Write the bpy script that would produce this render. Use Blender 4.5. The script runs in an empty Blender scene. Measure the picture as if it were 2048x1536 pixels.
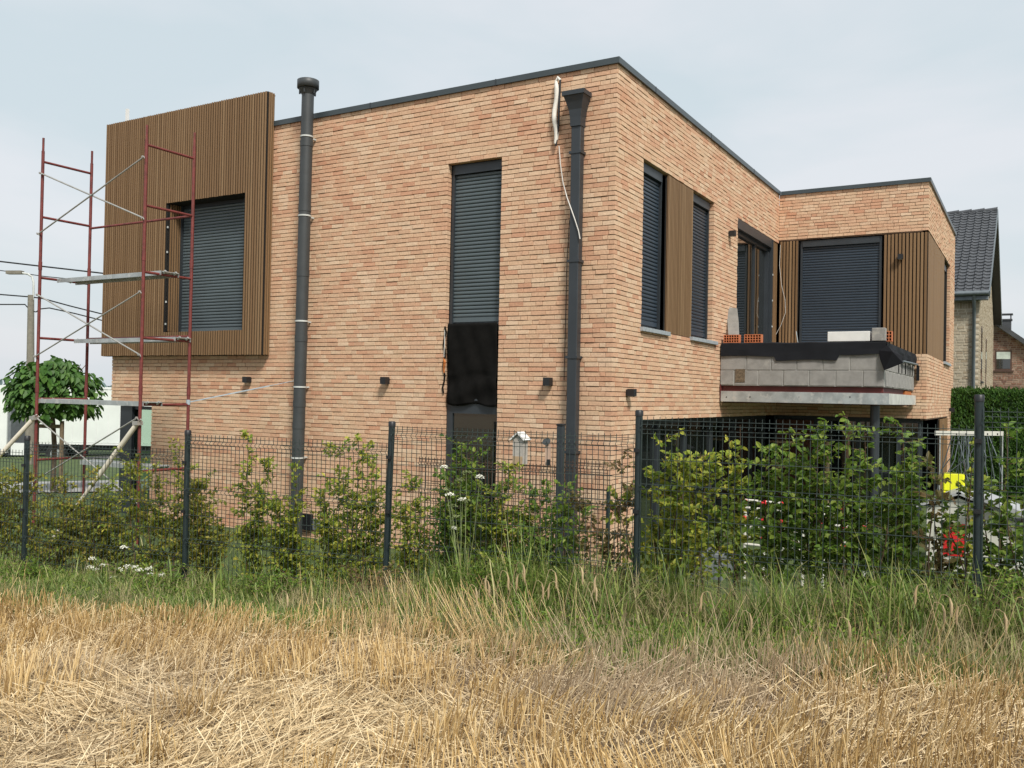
import bpy, math, random
import numpy as np
from mathutils import Matrix, Vector
rng = np.random.default_rng(7)
random.seed(7)
SC = bpy.context.scene

# ------------------------------------------------------------------ camera
F_PX = 1798.5
R_ = np.array([0.8639, 0.50331, 0.01909]); U_ = np.array([-0.01013, -0.02053, 0.99974]); F_ = np.array([-0.50357, 0.86386, 0.01264])
CAM = np.array([4.8707, -11.0, 2.45])
cd = bpy.data.cameras.new('camera'); cam = bpy.data.objects.new('camera', cd)
SC.collection.objects.link(cam)
cd.sensor_width = 36; cd.lens = F_PX / 2048 * 36; cd.clip_end = 4000; cd.clip_start = 0.1
cam.matrix_world = Matrix([[R_[0], U_[0], -F_[0], CAM[0]], [R_[1], U_[1], -F_[1], CAM[1]], [R_[2], U_[2], -F_[2], CAM[2]], [0, 0, 0, 1]])
SC.camera = cam

# ------------------------------------------------------------------ world, sun, exposure
SUN_DIR = Vector((0.62, -0.52, 0.92)).normalized()
el = math.asin(SUN_DIR.z); az = math.atan2(SUN_DIR.x, SUN_DIR.y)
W = bpy.data.worlds.new('World'); SC.world = W; W.use_nodes = True
nt = W.node_tree; nt.nodes.clear()
def N(tree, t, **k):
    n = tree.nodes.new(t)
    for a, b in k.items(): setattr(n, a, b)
    return n
wo = N(nt, 'ShaderNodeOutputWorld'); bg = N(nt, 'ShaderNodeBackground'); bg.inputs['Strength'].default_value = 0.1
sky = N(nt, 'ShaderNodeTexSky', sky_type='NISHITA', sun_disc=False, sun_elevation=el, sun_rotation=az)
sky.air_density = 1.5; sky.dust_density = 3.0
tc = N(nt, 'ShaderNodeTexCoord'); mp = N(nt, 'ShaderNodeMapping'); mp.inputs['Scale'].default_value = (1.0, 1.0, 3.2)
nz = N(nt, 'ShaderNodeTexNoise'); nz.inputs['Scale'].default_value = 2.0; nz.inputs['Detail'].default_value = 5; nz.inputs['Roughness'].default_value = 0.5; nz.inputs['Distortion'].default_value = 0.3
cr = N(nt, 'ShaderNodeValToRGB'); cr.color_ramp.elements[0].position = 0.40; cr.color_ramp.elements[1].position = 0.60
cr.color_ramp.elements[0].color = (4.72, 5.36, 5.70, 1); cr.color_ramp.elements[1].color = (5.70, 5.90, 6.2, 1)
mx = N(nt, 'ShaderNodeMixRGB'); mx.inputs['Fac'].default_value = 0.9
L = nt.links.new
L(tc.outputs['Generated'], mp.inputs['Vector']); L(mp.outputs[0], nz.inputs['Vector']); L(nz.outputs['Fac'], cr.inputs['Fac'])
L(sky.outputs[0], mx.inputs[1]); L(cr.outputs[0], mx.inputs[2]); L(mx.outputs[0], bg.inputs['Color']); L(bg.outputs[0], wo.inputs[0])
sd = bpy.data.lights.new('sun', 'SUN'); sun = bpy.data.objects.new('sun', sd); SC.collection.objects.link(sun)
sd.energy = 3.0; sd.angle = math.radians(12); sd.color = (1.0, 0.95, 0.87)
sun.rotation_euler = SUN_DIR.to_track_quat('Z', 'Y').to_euler(); sun.location = (10, -10, 30)
SC.view_settings.view_transform = 'Standard'; SC.view_settings.look = 'None'; SC.view_settings.gamma = 1; SC.view_settings.use_curve_mapping = False
SC.view_settings.exposure = 0.50
SC.cycles.max_bounces = 6; SC.cycles.transparent_max_bounces = 8

# ------------------------------------------------------------------ photo geometry helpers: a pixel of the 2048x1536 photo to a point on a world plane
def ray(px, py): return (R_ * (px - 1024) + U_ * (768 - py)) / F_PX + F_
def onY(px, py, y): q = ray(px, py); return CAM + q * ((y - CAM[1]) / q[1])
def onX(px, py, x): q = ray(px, py); return CAM + q * ((x - CAM[0]) / q[0])
def at(px, py, d): return CAM + ray(px, py) * d

# ------------------------------------------------------------------ linking helpers
def mat_of(o): return o.matrix_basis.copy()
def adopt(o, parent):
    if parent is not None:
        o.parent = parent; o.matrix_parent_inverse = parent.matrix_basis.inverted()
def tag(o, label=None, cat=None, group=None, kind=None):
    if label: o['label'] = label
    if cat: o['category'] = cat
    if group: o['group'] = group
    if kind: o['kind'] = kind
    return o
def thing(name, loc, label, cat, group=None):
    o = bpy.data.objects.new(name, None); SC.collection.objects.link(o); o.location = loc; o.empty_display_size = 0.1
    return tag(o, label, cat, group)
def mesh_obj(name, me, m=None, parent=None, loc=None):
    o = bpy.data.objects.new(name, me); SC.collection.objects.link(o)
    if loc is not None: o.location = loc
    if m is not None and len(me.materials) == 0: me.materials.append(m)
    adopt(o, parent)
    return o
def np_mesh(name, V, F, smooth=False):
    V = np.asarray(V, dtype=np.float32); F = np.asarray(F, dtype=np.int32)
    me = bpy.data.meshes.new(name); k = F.shape[1]; n = F.shape[0]
    me.vertices.add(len(V)); me.vertices.foreach_set('co', V.ravel())
    me.loops.add(n * k); me.loops.foreach_set('vertex_index', F.ravel())
    me.polygons.add(n); me.polygons.foreach_set('loop_start', np.arange(0, n * k, k, dtype=np.int32)); me.polygons.foreach_set('loop_total', np.full(n, k, dtype=np.int32))
    me.polygons.foreach_set('use_smooth', np.full(n, smooth, dtype=bool))
    me.update(calc_edges=True); me.validate()
    return me

class MB:
    """collects boxes, tubes, polygons into one mesh"""
    def __init__(s): s.v = []; s.f = []; s.smooth = []
    def add(s, vs, fs, sm=False):
        b = len(s.v); s.v += [tuple(map(float, p)) for p in vs]; s.f += [tuple(b + i for i in f) for f in fs]; s.smooth += [sm] * len(fs); return s
    def box(s, a, b):
        (x0, y0, z0), (x1, y1, z1) = a, b
        x0, x1 = sorted((x0, x1)); y0, y1 = sorted((y0, y1)); z0, z1 = sorted((z0, z1))
        return s.add([(x0, y0, z0), (x1, y0, z0), (x1, y1, z0), (x0, y1, z0), (x0, y0, z1), (x1, y0, z1), (x1, y1, z1), (x0, y1, z1)],
                     [(0, 3, 2, 1), (4, 5, 6, 7), (0, 1, 5, 4), (1, 2, 6, 5), (2, 3, 7, 6), (3, 0, 4, 7)])
    def bbox(s, a, b, c=0.004):
        """box with chamfered vertical/long edges (simple bevel)"""
        (x0, y0, z0), (x1, y1, z1) = [tuple(map(min, zip(a, b))), tuple(map(max, zip(a, b)))]
        P = []
        for z, i in ((z0, c), (z0 + c, 0), (z1 - c, 0), (z1, c)):
            for (px, py) in ((x0 + c + i, y0 + i), (x1 - c - i, y0 + i), (x1 - i, y0 + c + i), (x1 - i, y1 - c - i), (x1 - c - i, y1 - i), (x0 + c + i, y1 - i), (x0 + i, y1 - c - i), (x0 + i, y0 + c + i)):
                P.append((px, py, z))
        fs = [tuple(range(7, -1, -1)), tuple(range(24, 32))]
        for k in range(3):
            for i in range(8): j = (i + 1) % 8; fs.append((k * 8 + i, k * 8 + j, k * 8 + 8 + j, k * 8 + 8 + i))
        return s.add(P, fs)
    def obox(s, c, ax, h):
        """oriented box: centre, 3 axes, 3 half sizes"""
        c = np.array(c, float); ax = [np.array(a, float) / np.linalg.norm(a) for a in ax]; P = []
        for dz in (-1, 1):
            for dx, dy in ((-1, -1), (1, -1), (1, 1), (-1, 1)): P.append(c + ax[0] * h[0] * dx + ax[1] * h[1] * dy + ax[2] * h[2] * dz)
        return s.add(P, [(0, 3, 2, 1), (4, 5, 6, 7), (0, 1, 5, 4), (1, 2, 6, 5), (2, 3, 7, 6), (3, 0, 4, 7)])
    def tube(s, pts, r, n=8, cap=True):
        pts = [np.array(p, float) for p in pts]; rs = r if hasattr(r, '__len__') else [r] * len(pts); P = []
        prev = None
        for i, p in enumerate(pts):
            d = (pts[min(i + 1, len(pts) - 1)] - pts[max(i - 1, 0)]); d = d / (np.linalg.norm(d) + 1e-9)
            if prev is None:
                a = np.array([0, 0, 1.]) if abs(d[2]) < 0.9 else np.array([1., 0, 0])
            else: a = prev
            u = a - d * (a @ d); u /= np.linalg.norm(u) + 1e-9; prev = u; w = np.cross(d, u)
            for k in range(n): t = 2 * math.pi * k / n; P.append(p + (u * math.cos(t) + w * math.sin(t)) * rs[i])
        fs = []
        for i in range(len(pts) - 1):
            for k in range(n): j = (k + 1) % n; fs.append((i * n + k, i * n + j, (i + 1) * n + j, (i + 1) * n + k))
        s.add(P, fs, n > 5)
        if cap: s.add(P[:n], [tuple(range(n - 1, -1, -1))]); s.add(P[-n:], [tuple(range(n))])
        return s
    def prism(s, prof, a, b, axis):
        """profile polygon (list of 3-D points at a) extruded by vector"""
        n = len(prof); v = [np.array(p, float) for p in prof]; e = np.array(axis, float)
        P = v + [p + e for p in v]
        fs = [tuple(range(n - 1, -1, -1)), tuple(range(n, 2 * n))] + [(i, (i + 1) % n, n + (i + 1) % n, n + i) for i in range(n)]
        return s.add(P, fs)
    def mesh(s, name):
        me = bpy.data.meshes.new(name); me.from_pydata(s.v, [], s.f); me.polygons.foreach_set('use_smooth', s.smooth); me.update(); return me
    def build(s, name, m, parent=None, loc=None): return mesh_obj(name, s.mesh(name), m, parent, loc)

# ------------------------------------------------------------------ materials
MATS = {}
def newmat(name):
    m = bpy.data.materials.new(name); m.use_nodes = True; t = m.node_tree; t.nodes.clear()
    o = N(t, 'ShaderNodeOutputMaterial'); b = N(t, 'ShaderNodeBsdfPrincipled'); t.links.new(b.outputs[0], o.inputs[0]); MATS[name] = m
    return m, t, b, o
def ramp(t, fac, cols, pos=None):
    r = N(t, 'ShaderNodeValToRGB'); e = r.color_ramp.elements
    while len(e) < len(cols): e.new(0.5)
    for i, c in enumerate(cols): e[i].position = (pos[i] if pos else i / (len(cols) - 1)); e[i].color = (*c, 1)
    t.links.new(fac, r.inputs[0]); return r.outputs[0]
def noise(t, scale, detail=4, coord='Object', rough=0.55, vec=None, sc3=None):
    n = N(t, 'ShaderNodeTexNoise'); n.inputs['Scale'].default_value = scale; n.inputs['Detail'].default_value = detail; n.inputs['Roughness'].default_value = rough
    if vec is None:
        if coord == 'Pos': g = N(t, 'ShaderNodeNewGeometry'); vec = g.outputs['Position']
        else: g = N(t, 'ShaderNodeTexCoord'); vec = g.outputs[coord]
    if sc3:
        mpp = N(t, 'ShaderNodeMapping'); mpp.inputs['Scale'].default_value = sc3; t.links.new(vec, mpp.inputs['Vector']); vec = mpp.outputs[0]
    t.links.new(vec, n.inputs['Vector']); return n.outputs['Fac']
def math_(t, op, a, b=None):
    n = N(t, 'ShaderNodeMath', operation=op)
    for i, x in enumerate((a, b)):
        if x is None: continue
        if isinstance(x, (int, float)): n.inputs[i].default_value = x
        else: t.links.new(x, n.inputs[i])
    return n.outputs[0]
def mixc(t, fac, a, b, mode='MIX'):
    n = N(t, 'ShaderNodeMixRGB', blend_type=mode)
    for i, x in enumerate((fac, a, b)):
        if isinstance(x, (int, float)): n.inputs[i].default_value = x
        elif isinstance(x, tuple): n.inputs[i].default_value = (*x, 1)
        else: t.links.new(x, n.inputs[i])
    return n.outputs[0]
def bump(t, b, h, dist=0.004, strength=1.0):
    n = N(t, 'ShaderNodeBump'); n.inputs['Distance'].default_value = dist; n.inputs['Strength'].default_value = strength
    t.links.new(h, n.inputs['Height']); t.links.new(n.outputs[0], b.inputs['Normal'])
def rand(t):
    """0..1 value that differs from loose piece to loose piece and from object to object"""
    g = N(t, 'ShaderNodeNewGeometry'); oi = N(t, 'ShaderNodeObjectInfo')
    return math_(t, 'FRACT', math_(t, 'ADD', g.outputs['Random Per Island'], oi.outputs['Random']))
def simple(name, col, rough=0.6, metal=0.0, var=0.15, scale=6, bmp=0.0, bscale=60, sc3=None, spec=0.5, stain=None):
    m, t, b, o = newmat(name)
    n1 = noise(t, scale, 5, 'Pos', sc3=sc3)
    c2 = tuple(x * (1 - var) for x in col); c3 = tuple(min(1, x * (1 + var)) for x in col)
    c = ramp(t, n1, [c2, c3], [0.3, 0.7])
    if stain:
        n2 = noise(t, stain[1], 6, 'Pos', 0.65)
        c = mixc(t, ramp(t, n2, [(0, 0, 0), (1, 1, 1)], [stain[2], stain[2] + 0.12]), c, stain[0])
    t.links.new(c, b.inputs['Base Color']); b.inputs['Roughness'].default_value = rough; b.inputs['Metallic'].default_value = metal
    b.inputs['Specular IOR Level'].default_value = spec
    if bmp: bump(t, b, noise(t, bscale, 4, 'Pos'), bmp)
    return m
def island(name, cols, pos=None, rough=0.7, big=None, spot=None, bmp=0.0, bscale=80, grain=0.25, gscale=40, spec=0.3, sc3=None, trans=0.0, metal=0):
    """colour picked per piece, with grain; big = (colour, scale, lo, hi) mixes a second tint in patches over the place"""
    m, t, b, o = newmat(name)
    c = ramp(t, rand(t), cols, pos)
    if big:
        for (bc, bs, lo, hi, amt) in big:
            f = ramp(t, noise(t, bs, 3, 'Pos'), [(0, 0, 0), (amt, amt, amt)], [lo, hi]); c = mixc(t, f, c, bc)
    if spot:
        (cx_, cy_, rad, bc, amt) = spot; g_ = N(t, 'ShaderNodeNewGeometry'); vd = N(t, 'ShaderNodeVectorMath', operation='DISTANCE'); t.links.new(g_.outputs['Position'], vd.inputs[0]); vd.inputs[1].default_value = (cx_, cy_, .75)
        f = ramp(t, math_(t, 'ADD', math_(t, 'MULTIPLY', vd.outputs['Value'], .5 / rad), math_(t, 'MULTIPLY', noise(t, 3.2, 4, 'Pos'), 1.3)), [(amt,) * 3, (0, 0, 0)], [.92, 1.16]); c = mixc(t, f, c, bc)
    if grain:
        g = noise(t, gscale, 4, 'Pos', sc3=sc3); c = mixc(t, 1.0, c, ramp(t, g, [(1 - grain,) * 3, (1 + grain * .4,) * 3], [0.3, 0.7]), 'MULTIPLY')
    t.links.new(c, b.inputs['Base Color']); b.inputs['Roughness'].default_value = rough; b.inputs['Specular IOR Level'].default_value = spec; b.inputs['Metallic'].default_value = metal
    if bmp: bump(t, b, noise(t, bscale, 5, 'Pos'), bmp)
    if trans:
        tr = N(t, 'ShaderNodeBsdfTranslucent'); t.links.new(c, tr.inputs['Color']); ms = N(t, 'ShaderNodeMixShader'); ms.inputs[0].default_value = trans
        t.links.new(b.outputs[0], ms.inputs[1]); t.links.new(tr.outputs[0], ms.inputs[2]); t.links.new(ms.outputs[0], o.inputs[0])
    return m

M_BRICK = island('brick_clay', [(.555, .30, .19), (.61, .37, .24), (.645, .42, .275), (.64, .44, .29), (.70, .51, .355), (.60, .38, .25)], [0, .12, .4, .66, .88, 1], rough=0.9, spec=.2,
                 big=[((.57, .27, .16), 1.3, .50, .74, .42), ((.66, .46, .30), 0.6, .5, .7, .35)], bmp=0.0035, bscale=45, grain=.16, gscale=30)
M_MORTAR = simple('brick_joint', (.13, .08, .052), 0.95, bmp=.003, bscale=90)
M_ANTHR = simple('anthracite_metal', (.028, .034, .040), 0.42, var=.12, scale=3)
M_COPING = simple('coping_metal', (.045, .058, .064), 0.38, var=.12, scale=2)
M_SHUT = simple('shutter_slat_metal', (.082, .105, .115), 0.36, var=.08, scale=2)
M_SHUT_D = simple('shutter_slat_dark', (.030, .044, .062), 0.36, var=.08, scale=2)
M_BLACK = simple('black_backing', (.008, .007, .006), 0.9)
M_WOOD = island('slat_wood', [(.175, .100, .046), (.235, .142, .070), (.205, .120, .058), (.27, .17, .088)], rough=.62, grain=.16, gscale=9, sc3=(30, 30, 1.2), bmp=.0006, bscale=50)
M_GALV = simple('galvanised_steel', (.42, .45, .45), .45, .55, var=.22, scale=5, stain=((.56, .57, .55), 9, .52))
M_BLOCK = simple('concrete_block_grey', (.27, .26, .245), .95, var=.16, scale=7, bmp=.006, bscale=110, stain=((.40, .38, .34), 3.2, .60))
M_MORT2 = simple('grey_mortar', (.38, .37, .34), .95, bmp=.004)
M_PRIMER = simple('red_primer_steel', (.13, .026, .022), .6, var=.2)
M_RUST = simple('rusty_bracket', (.42, .13, .03), .9, var=.5, scale=40)
M_MEMB = simple('black_membrane', (.010, .011, .014), .8, var=.2, scale=4, bmp=.002, bscale=9, spec=.2)
M_HOLLOW = simple('terracotta', (.48, .155, .065), .85, var=.2, scale=20, bmp=.002)
M_WHITEB = simple('white_aerated_concrete', (.70, .70, .68), .95, var=.06, bmp=.002, bscale=150)
M_SLATE = simple('grey_fibre_board', (.22, .215, .20), .9, var=.15, scale=8, bmp=.001)
M_SILL = simple('bluestone_sill', (.30, .33, .35), .75, var=.2, scale=30, bmp=.002, bscale=140)
M_CLOTH = simple('black_cloth', (.008, .0075, .007), .95, var=.25, scale=8, spec=.08)
M_CABLE = simple('white_cable', (.62, .60, .56), .6)
M_CONDUIT = simple('white_foam_wrap', (.74, .71, .64), .8, bmp=.003, bscale=60)
M_CHAR = simple('flue_grey', (.042, .047, .049), .5, var=.15, scale=4, stain=((.075, .08, .08), 14, .66))
M_CLAMP = simple('pale_clamp', (.50, .52, .50), .5)
M_FENCE = simple('fence_green_steel', (.012, .022, .024), .48, var=.2, scale=9)
M_WIRE = simple('fence_wire', (.030, .045, .042), .5, var=.2)
M_WIRE_OLD = simple('rusty_wire', (.055, .032, .022), .7, var=.3)
M_SCAF = simple('scaffold_red_oxide', (.150, .030, .026), .6, var=.3, scale=12, stain=((.26, .11, .08), 22, .66))
M_PROP = simple('pale_prop_tube', (.60, .55, .45), .6, var=.12, stain=((.30, .24, .16), 18, .62))
M_BRACE = simple('zinc_brace', (.42, .41, .38), .45, .5, var=.15)
M_STRAP = simple('grey_blue_strap', (.36, .42, .46), .7)
M_CUBE = simple('black_lamp', (.012, .013, .015), .45)
M_TRUCK = simple('white_truck_paint', (.72, .745, .72), .35, var=.05, scale=1)
M_TRAIL = simple('white_tarpaulin', (.70, .74, .70), .55, var=.05, scale=1)
M_TYRE = simple('rubber', (.018, .018, .018), .8)
M_CHASSIS = simple('dark_chassis', (.02, .022, .024), .6)
M_CONC = simple('concrete_pole', (.20, .185, .15), .95, var=.2, scale=8, bmp=.004)
M_STAKE = simple('round_timber', (.16, .12, .075), .9, var=.3, scale=14)
M_BARK = simple('bark', (.10, .075, .05), .95, var=.3, scale=20, bmp=.006)
M_TWIG = simple('twig', (.085, .052, .030), .9, var=.3, scale=20)
M_FAR_TILE = simple('roof_tile_grey', (.060, .064, .070), .42, var=.25, scale=3)
M_CREAMB = island('cream_brick', [(.36, .29, .20), (.44, .37, .27), (.48, .42, .32), (.34, .27, .19)], rough=.9, grain=.2, gscale=20, bmp=.004)
M_CREAMJ = simple('cream_joint', (.56, .50, .39), .95)
M_REDB = island('multi_brick', [(.20, .105, .075), (.30, .17, .12), (.36, .26, .20), (.16, .085, .07)], rough=.9, grain=.2, gscale=12)
M_REDJ = simple('red_joint', (.36, .29, .23), .95)
M_ZINC = simple('zinc_gutter', (.15, .175, .19), .5, .3, var=.15)
M_WFRAME = simple('brown_window_frame', (.085, .048, .035), .6)
M_BLIND = simple('pale_blind', (.55, .62, .56), .8)
M_YEL = simple('yellow_plastic', (.78, .80, .02), .5, var=.06)
M_REDP = simple('red_plastic', (.62, .02, .025), .45, var=.08)
M_WHITEP = simple('white_plastic', (.55, .54, .48), .5, var=.08)
M_ROOFP = simple('grey_roof_sheet', (.34, .35, .36), .5, var=.1)
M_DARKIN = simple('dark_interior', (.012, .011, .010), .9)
M_REDWOOD = simple('red_brown_panel', (.10, .035, .018), .7, var=.25, scale=6, sc3=(12, 12, 1))
M_LIGHTWOOD = simple('light_wood', (.42, .30, .18), .75, var=.2, scale=10)
M_PAVE = simple('grey_paving', (.27, .27, .255), .9, var=.12, scale=3, bmp=.003)
M_ASPH = simple('asphalt', (.05, .05, .05), .9, var=.2, scale=3)
M_PVC = simple('grey_pvc', (.16, .175, .185), .5)
M_FLOWER = simple('white_petal', (.72, .72, .62), .8, var=.1)
M_SEED = simple('green_seed_head', (.20, .24, .10), .9, var=.2)
M_EAR = island('wheat_ear', [(.42, .31, .17), (.50, .39, .23), (.36, .26, .15)], rough=.8, grain=.15)
def glass(name, tint, alpha, rough=0.02):
    m, t, b, o = newmat(name)
    b.inputs['Base Color'].default_value = (*tint, 1); b.inputs['Roughness'].default_value = rough; b.inputs['Specular IOR Level'].default_value = .8
    tr = N(t, 'ShaderNodeBsdfTransparent'); tr.inputs[0].default_value = (.75, .86, .78, 1); ms = N(t, 'ShaderNodeMixShader')
    ms.inputs[0].default_value = alpha; t.links.new(tr.outputs[0], ms.inputs[1]); t.links.new(b.outputs[0], ms.inputs[2]); t.links.new(ms.outputs[0], o.inputs[0])
    return m
M_GLASS = glass('clear_window_glass', (.02, .03, .025), .10)
def mirror_glass(name, col):
    m, t, b, o = newmat(name)
    b.inputs['Base Color'].default_value = (*col, 1); b.inputs['Roughness'].default_value = .03; b.inputs['Specular IOR Level'].default_value = 1.0; b.inputs['Coat Weight'].default_value = 1.0; b.inputs['Coat IOR'].default_value = 1.45; b.inputs['Coat Roughness'].default_value = .01
    return m
M_DGLASS = mirror_glass('dark_reflecting_glass', (.010, .013, .012))
def leafm(name, cols, pos=None, trans=.45): return island(name, cols, pos, rough=.55, grain=.12, gscale=60, spec=.4, trans=trans)
M_LEAF_G = leafm('leaf_green', [(0.084, 0.160, 0.021), (0.132, 0.237, 0.031), (0.195, 0.292, 0.042), (0.306, 0.376, 0.065)])
M_LEAF_Y = leafm('leaf_olive', [(0.140, 0.176, 0.022), (0.227, 0.264, 0.035), (0.324, 0.330, 0.050), (0.454, 0.396, 0.070), (0.389, 0.275, 0.060)], [0, .35, .65, .90, 1])
M_LEAF_M = leafm('leaf_mixed', [(0.135, 0.216, 0.029), (0.251, 0.327, 0.043), (0.386, 0.438, 0.064), (0.580, 0.523, 0.086)])
M_LEAF_B = leafm('leaf_brown', [(0.132, 0.119, 0.040), (0.211, 0.172, 0.066), (0.224, 0.132, 0.066), (0.172, 0.211, 0.053)])
M_LEAF_C = leafm('leaf_catalpa', [(.036, .098, .015), (.062, .155, .024), (.105, .21, .036)], trans=.3)
M_LEAF_H = leafm('leaf_hedge', [(0.023, 0.072, 0.010), (0.046, 0.111, 0.016), (0.072, 0.156, 0.023)], trans=.2)
M_GRASS = island('grass_blade', [(.055, .095, .018), (.12, .19, .034), (.20, .28, .055), (.32, .36, .10), (.50, .44, .21)], [0, .38, .66, .86, 1], rough=.5, grain=0, trans=.3, spec=.4)
M_GRASSD = island('dry_grass_blade', [(.30, .24, .12), (.42, .34, .19), (.22, .20, .08), (.52, .43, .26)], rough=.7, grain=0, trans=.25)
M_STRAW = island('straw_stubble', [(.27, .165, .065), (.53, .35, .14), (.70, .50, .23), (.86, .68, .39)], rough=.6, big=[((.42, .35, .28), .45, .62, .72, .3)], spot=(3.0, -6.0, 1.35, (.44, .37, .31), .48), grain=.15, gscale=15, trans=.1)
M_LITTER = island('straw_litter', [(.34, .24, .12), (.58, .43, .24), (.72, .56, .33), (.82, .68, .44)], rough=.65, big=[((.44, .37, .30), .45, .62, .72, .3)], spot=(3.0, -6.0, 1.35, (.44, .37, .31), .40), grain=.15, gscale=15, trans=.1)

# ------------------------------------------------------------------ terrain
def sst(t): t = np.clip(t, 0, 1); return t * t * (3 - 2 * t)
def vnoise(x, y, s, seed=0):
    x = np.asarray(x, float) / s + seed * 17.3; y = np.asarray(y, float) / s + seed * 9.1
    xi = np.floor(x); yi = np.floor(y); fx = sst(x - xi); fy = sst(y - yi)
    def h(a, b): v = np.sin(a * 127.1 + b * 311.7 + seed * 74.7) * 43758.5453; return v - np.floor(v)
    return (h(xi, yi) * (1 - fx) + h(xi + 1, yi) * fx) * (1 - fy) + (h(xi, yi + 1) * (1 - fx) + h(xi + 1, yi + 1) * fx) * fy
def fence_y(x): return -4.23 + (np.asarray(x, float) - .93) * .1271
def ground(x, y):
    x = np.asarray(x, float); y = np.asarray(y, float)
    zp = 0.08 - .045 * np.clip(-11 - x, 0, 30)
    zf = .62 + .045 * np.clip(x, -8, 7) + .028 * np.clip(-y - 4.5, 0, 8) - .04 * np.clip(-11 - x, 0, 25) + (vnoise(x, y, .55, 1) - .5) * .06 + (vnoise(x, y, 1.7, 2) - .5) * .07
    t = sst((y - (fence_y(x) - 1.0)) / 3.0)
    z = zf * (1 - t) + zp * t
    r = np.hypot(x - CAM[0], y - CAM[1])
    return z - .017 * np.clip(r - 60, 0, None) + (vnoise(x, y, .2, 3) - .5) * .02 * (y < -3)
def axis(lo, hi, fine, coarse):
    a = list(np.arange(lo, hi + 1e-6, fine)); s = fine; v = hi
    while v < coarse: s *= 1.35; v += s; a.append(v)
    s = fine; v = lo; b = []
    while v > -coarse: s *= 1.35; v -= s; b.append(v)
    return np.array(b[::-1] + a)
gx = axis(-9, 8, .1, 1500); gy = axis(-11, -2, .1, 1500)
GX, GY = np.meshgrid(gx, gy); GZ = ground(GX, GY)
nx, ny = len(gx), len(gy); idx = np.arange(nx * ny).reshape(ny, nx)
Fq = np.stack([idx[:-1, :-1], idx[:-1, 1:], idx[1:, 1:], idx[1:, :-1]], -1).reshape(-1, 4)
m, t, b, o = newmat('ground_soil_grass')
g = N(t, 'ShaderNodeNewGeometry'); sp = N(t, 'ShaderNodeSeparateXYZ'); t.links.new(g.outputs['Position'], sp.inputs[0])
ln = math_(t, 'ADD', sp.outputs[1], math_(t, 'MULTIPLY', sp.outputs[0], -.16))           # stubble field below this line, grass above
ln = math_(t, 'ADD', ln, math_(t, 'MULTIPLY', noise(t, 1.2, 4, 'Pos'), .8))
fac = ramp(t, math_(t, 'ADD', math_(t, 'MULTIPLY', ln, .5), 3.28), [(0, 0, 0), (1, 1, 1)], [.42, .62])
soil = ramp(t, noise(t, 5, 6, 'Pos', .7), [(.10, .065, .038), (.20, .14, .085), (.30, .22, .12)], [.3, .5, .7])
gr = ramp(t, noise(t, 3, 6, 'Pos', .7), [(.030, .050, .014), (.06, .095, .022), (.12, .15, .04)], [.3, .5, .72])
t.links.new(mixc(t, fac, soil, gr), b.inputs['Base Color']); b.inputs['Roughness'].default_value = .95; bump(t, b, noise(t, 25, 6, 'Pos', .7), .03)
gnd = mesh_obj('ground', np_mesh('ground', np.stack([GX.ravel(), GY.ravel(), GZ.ravel()], 1), Fq, True), m); tag(gnd, kind='structure')

def strip(name, c0, c1, w, m, lift, n=40):
    c0 = np.array(c0, float); c1 = np.array(c1, float); d = (c1 - c0) / np.linalg.norm(c1 - c0); s = np.array([-d[1], d[0]])
    V = []; k = 7
    for i in range(n + 1):
        p = c0 + (c1 - c0) * i / n
        for j in range(k): q = p + s * w * (j / (k - 1) - .5); V.append((q[0], q[1], float(ground(q[0], q[1])) + lift))
    Fs = [(i * k + j, i * k + j + 1, (i + 1) * k + j + 1, (i + 1) * k + j) for i in range(n) for j in range(k - 1)]
    return tag(mesh_obj(name, np_mesh(name, V, Fs), m), kind='structure')
RD = np.array([.864, .503])
pc = onX(100, 965, -19.0)
strip('pavement', (-34, -6.0), (-8, 9.0), 4.2, M_PAVE, .03)
tb = at(100, 925, 46)[:2]
strip('road', tb - RD * 60, tb + RD * 60, 7.0, M_ASPH, .02)

# ------------------------------------------------------------------ brick walls
COURSE, BH, BD = .0655, .0562, .10
def cut(segs, a, b):
    out = []
    for s, e in segs:
        if b <= s or a >= e: out.append((s, e)); continue
        if a > s: out.append((s, a))
        if b < e: out.append((b, e))
    return out
def lay(u0, u1, z0, z1, holes, end0=(0, 0), end1=(0, 0), course=COURSE, bh=BH, lens=(.218, .218, .218, .205, .105), joint=.0026, seed=1):
    """wild-bond layout: list of (ua, ub, z); end0/end1 = set-back of the wall's ends in even / odd courses"""
    r = random.Random(seed); out = []; k = 0; z = z0
    while z + bh <= z1 + .002:
        segs = [(u0 + end0[k % 2], u1 - end1[k % 2])]
        for (ha, hb, za, zb) in holes:
            if z + bh * .5 > za and z + bh * .5 < zb: segs = cut(segs, ha, hb)
        for s, e in segs:
            u = s - r.random() * .14
            while u < e - .01:
                l = r.choice(lens) * r.uniform(.96, 1.03); a, b_ = max(u, s), min(u + l, e)
                if b_ - a < .05: l += .07; b_ = min(u + l, e)
                if e - b_ < .05: b_ = e; l = b_ - u
                if b_ - a > .02: out.append((a, b_ - joint, z))
                u += l + joint
        z += course; k += 1
    return out
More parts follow.
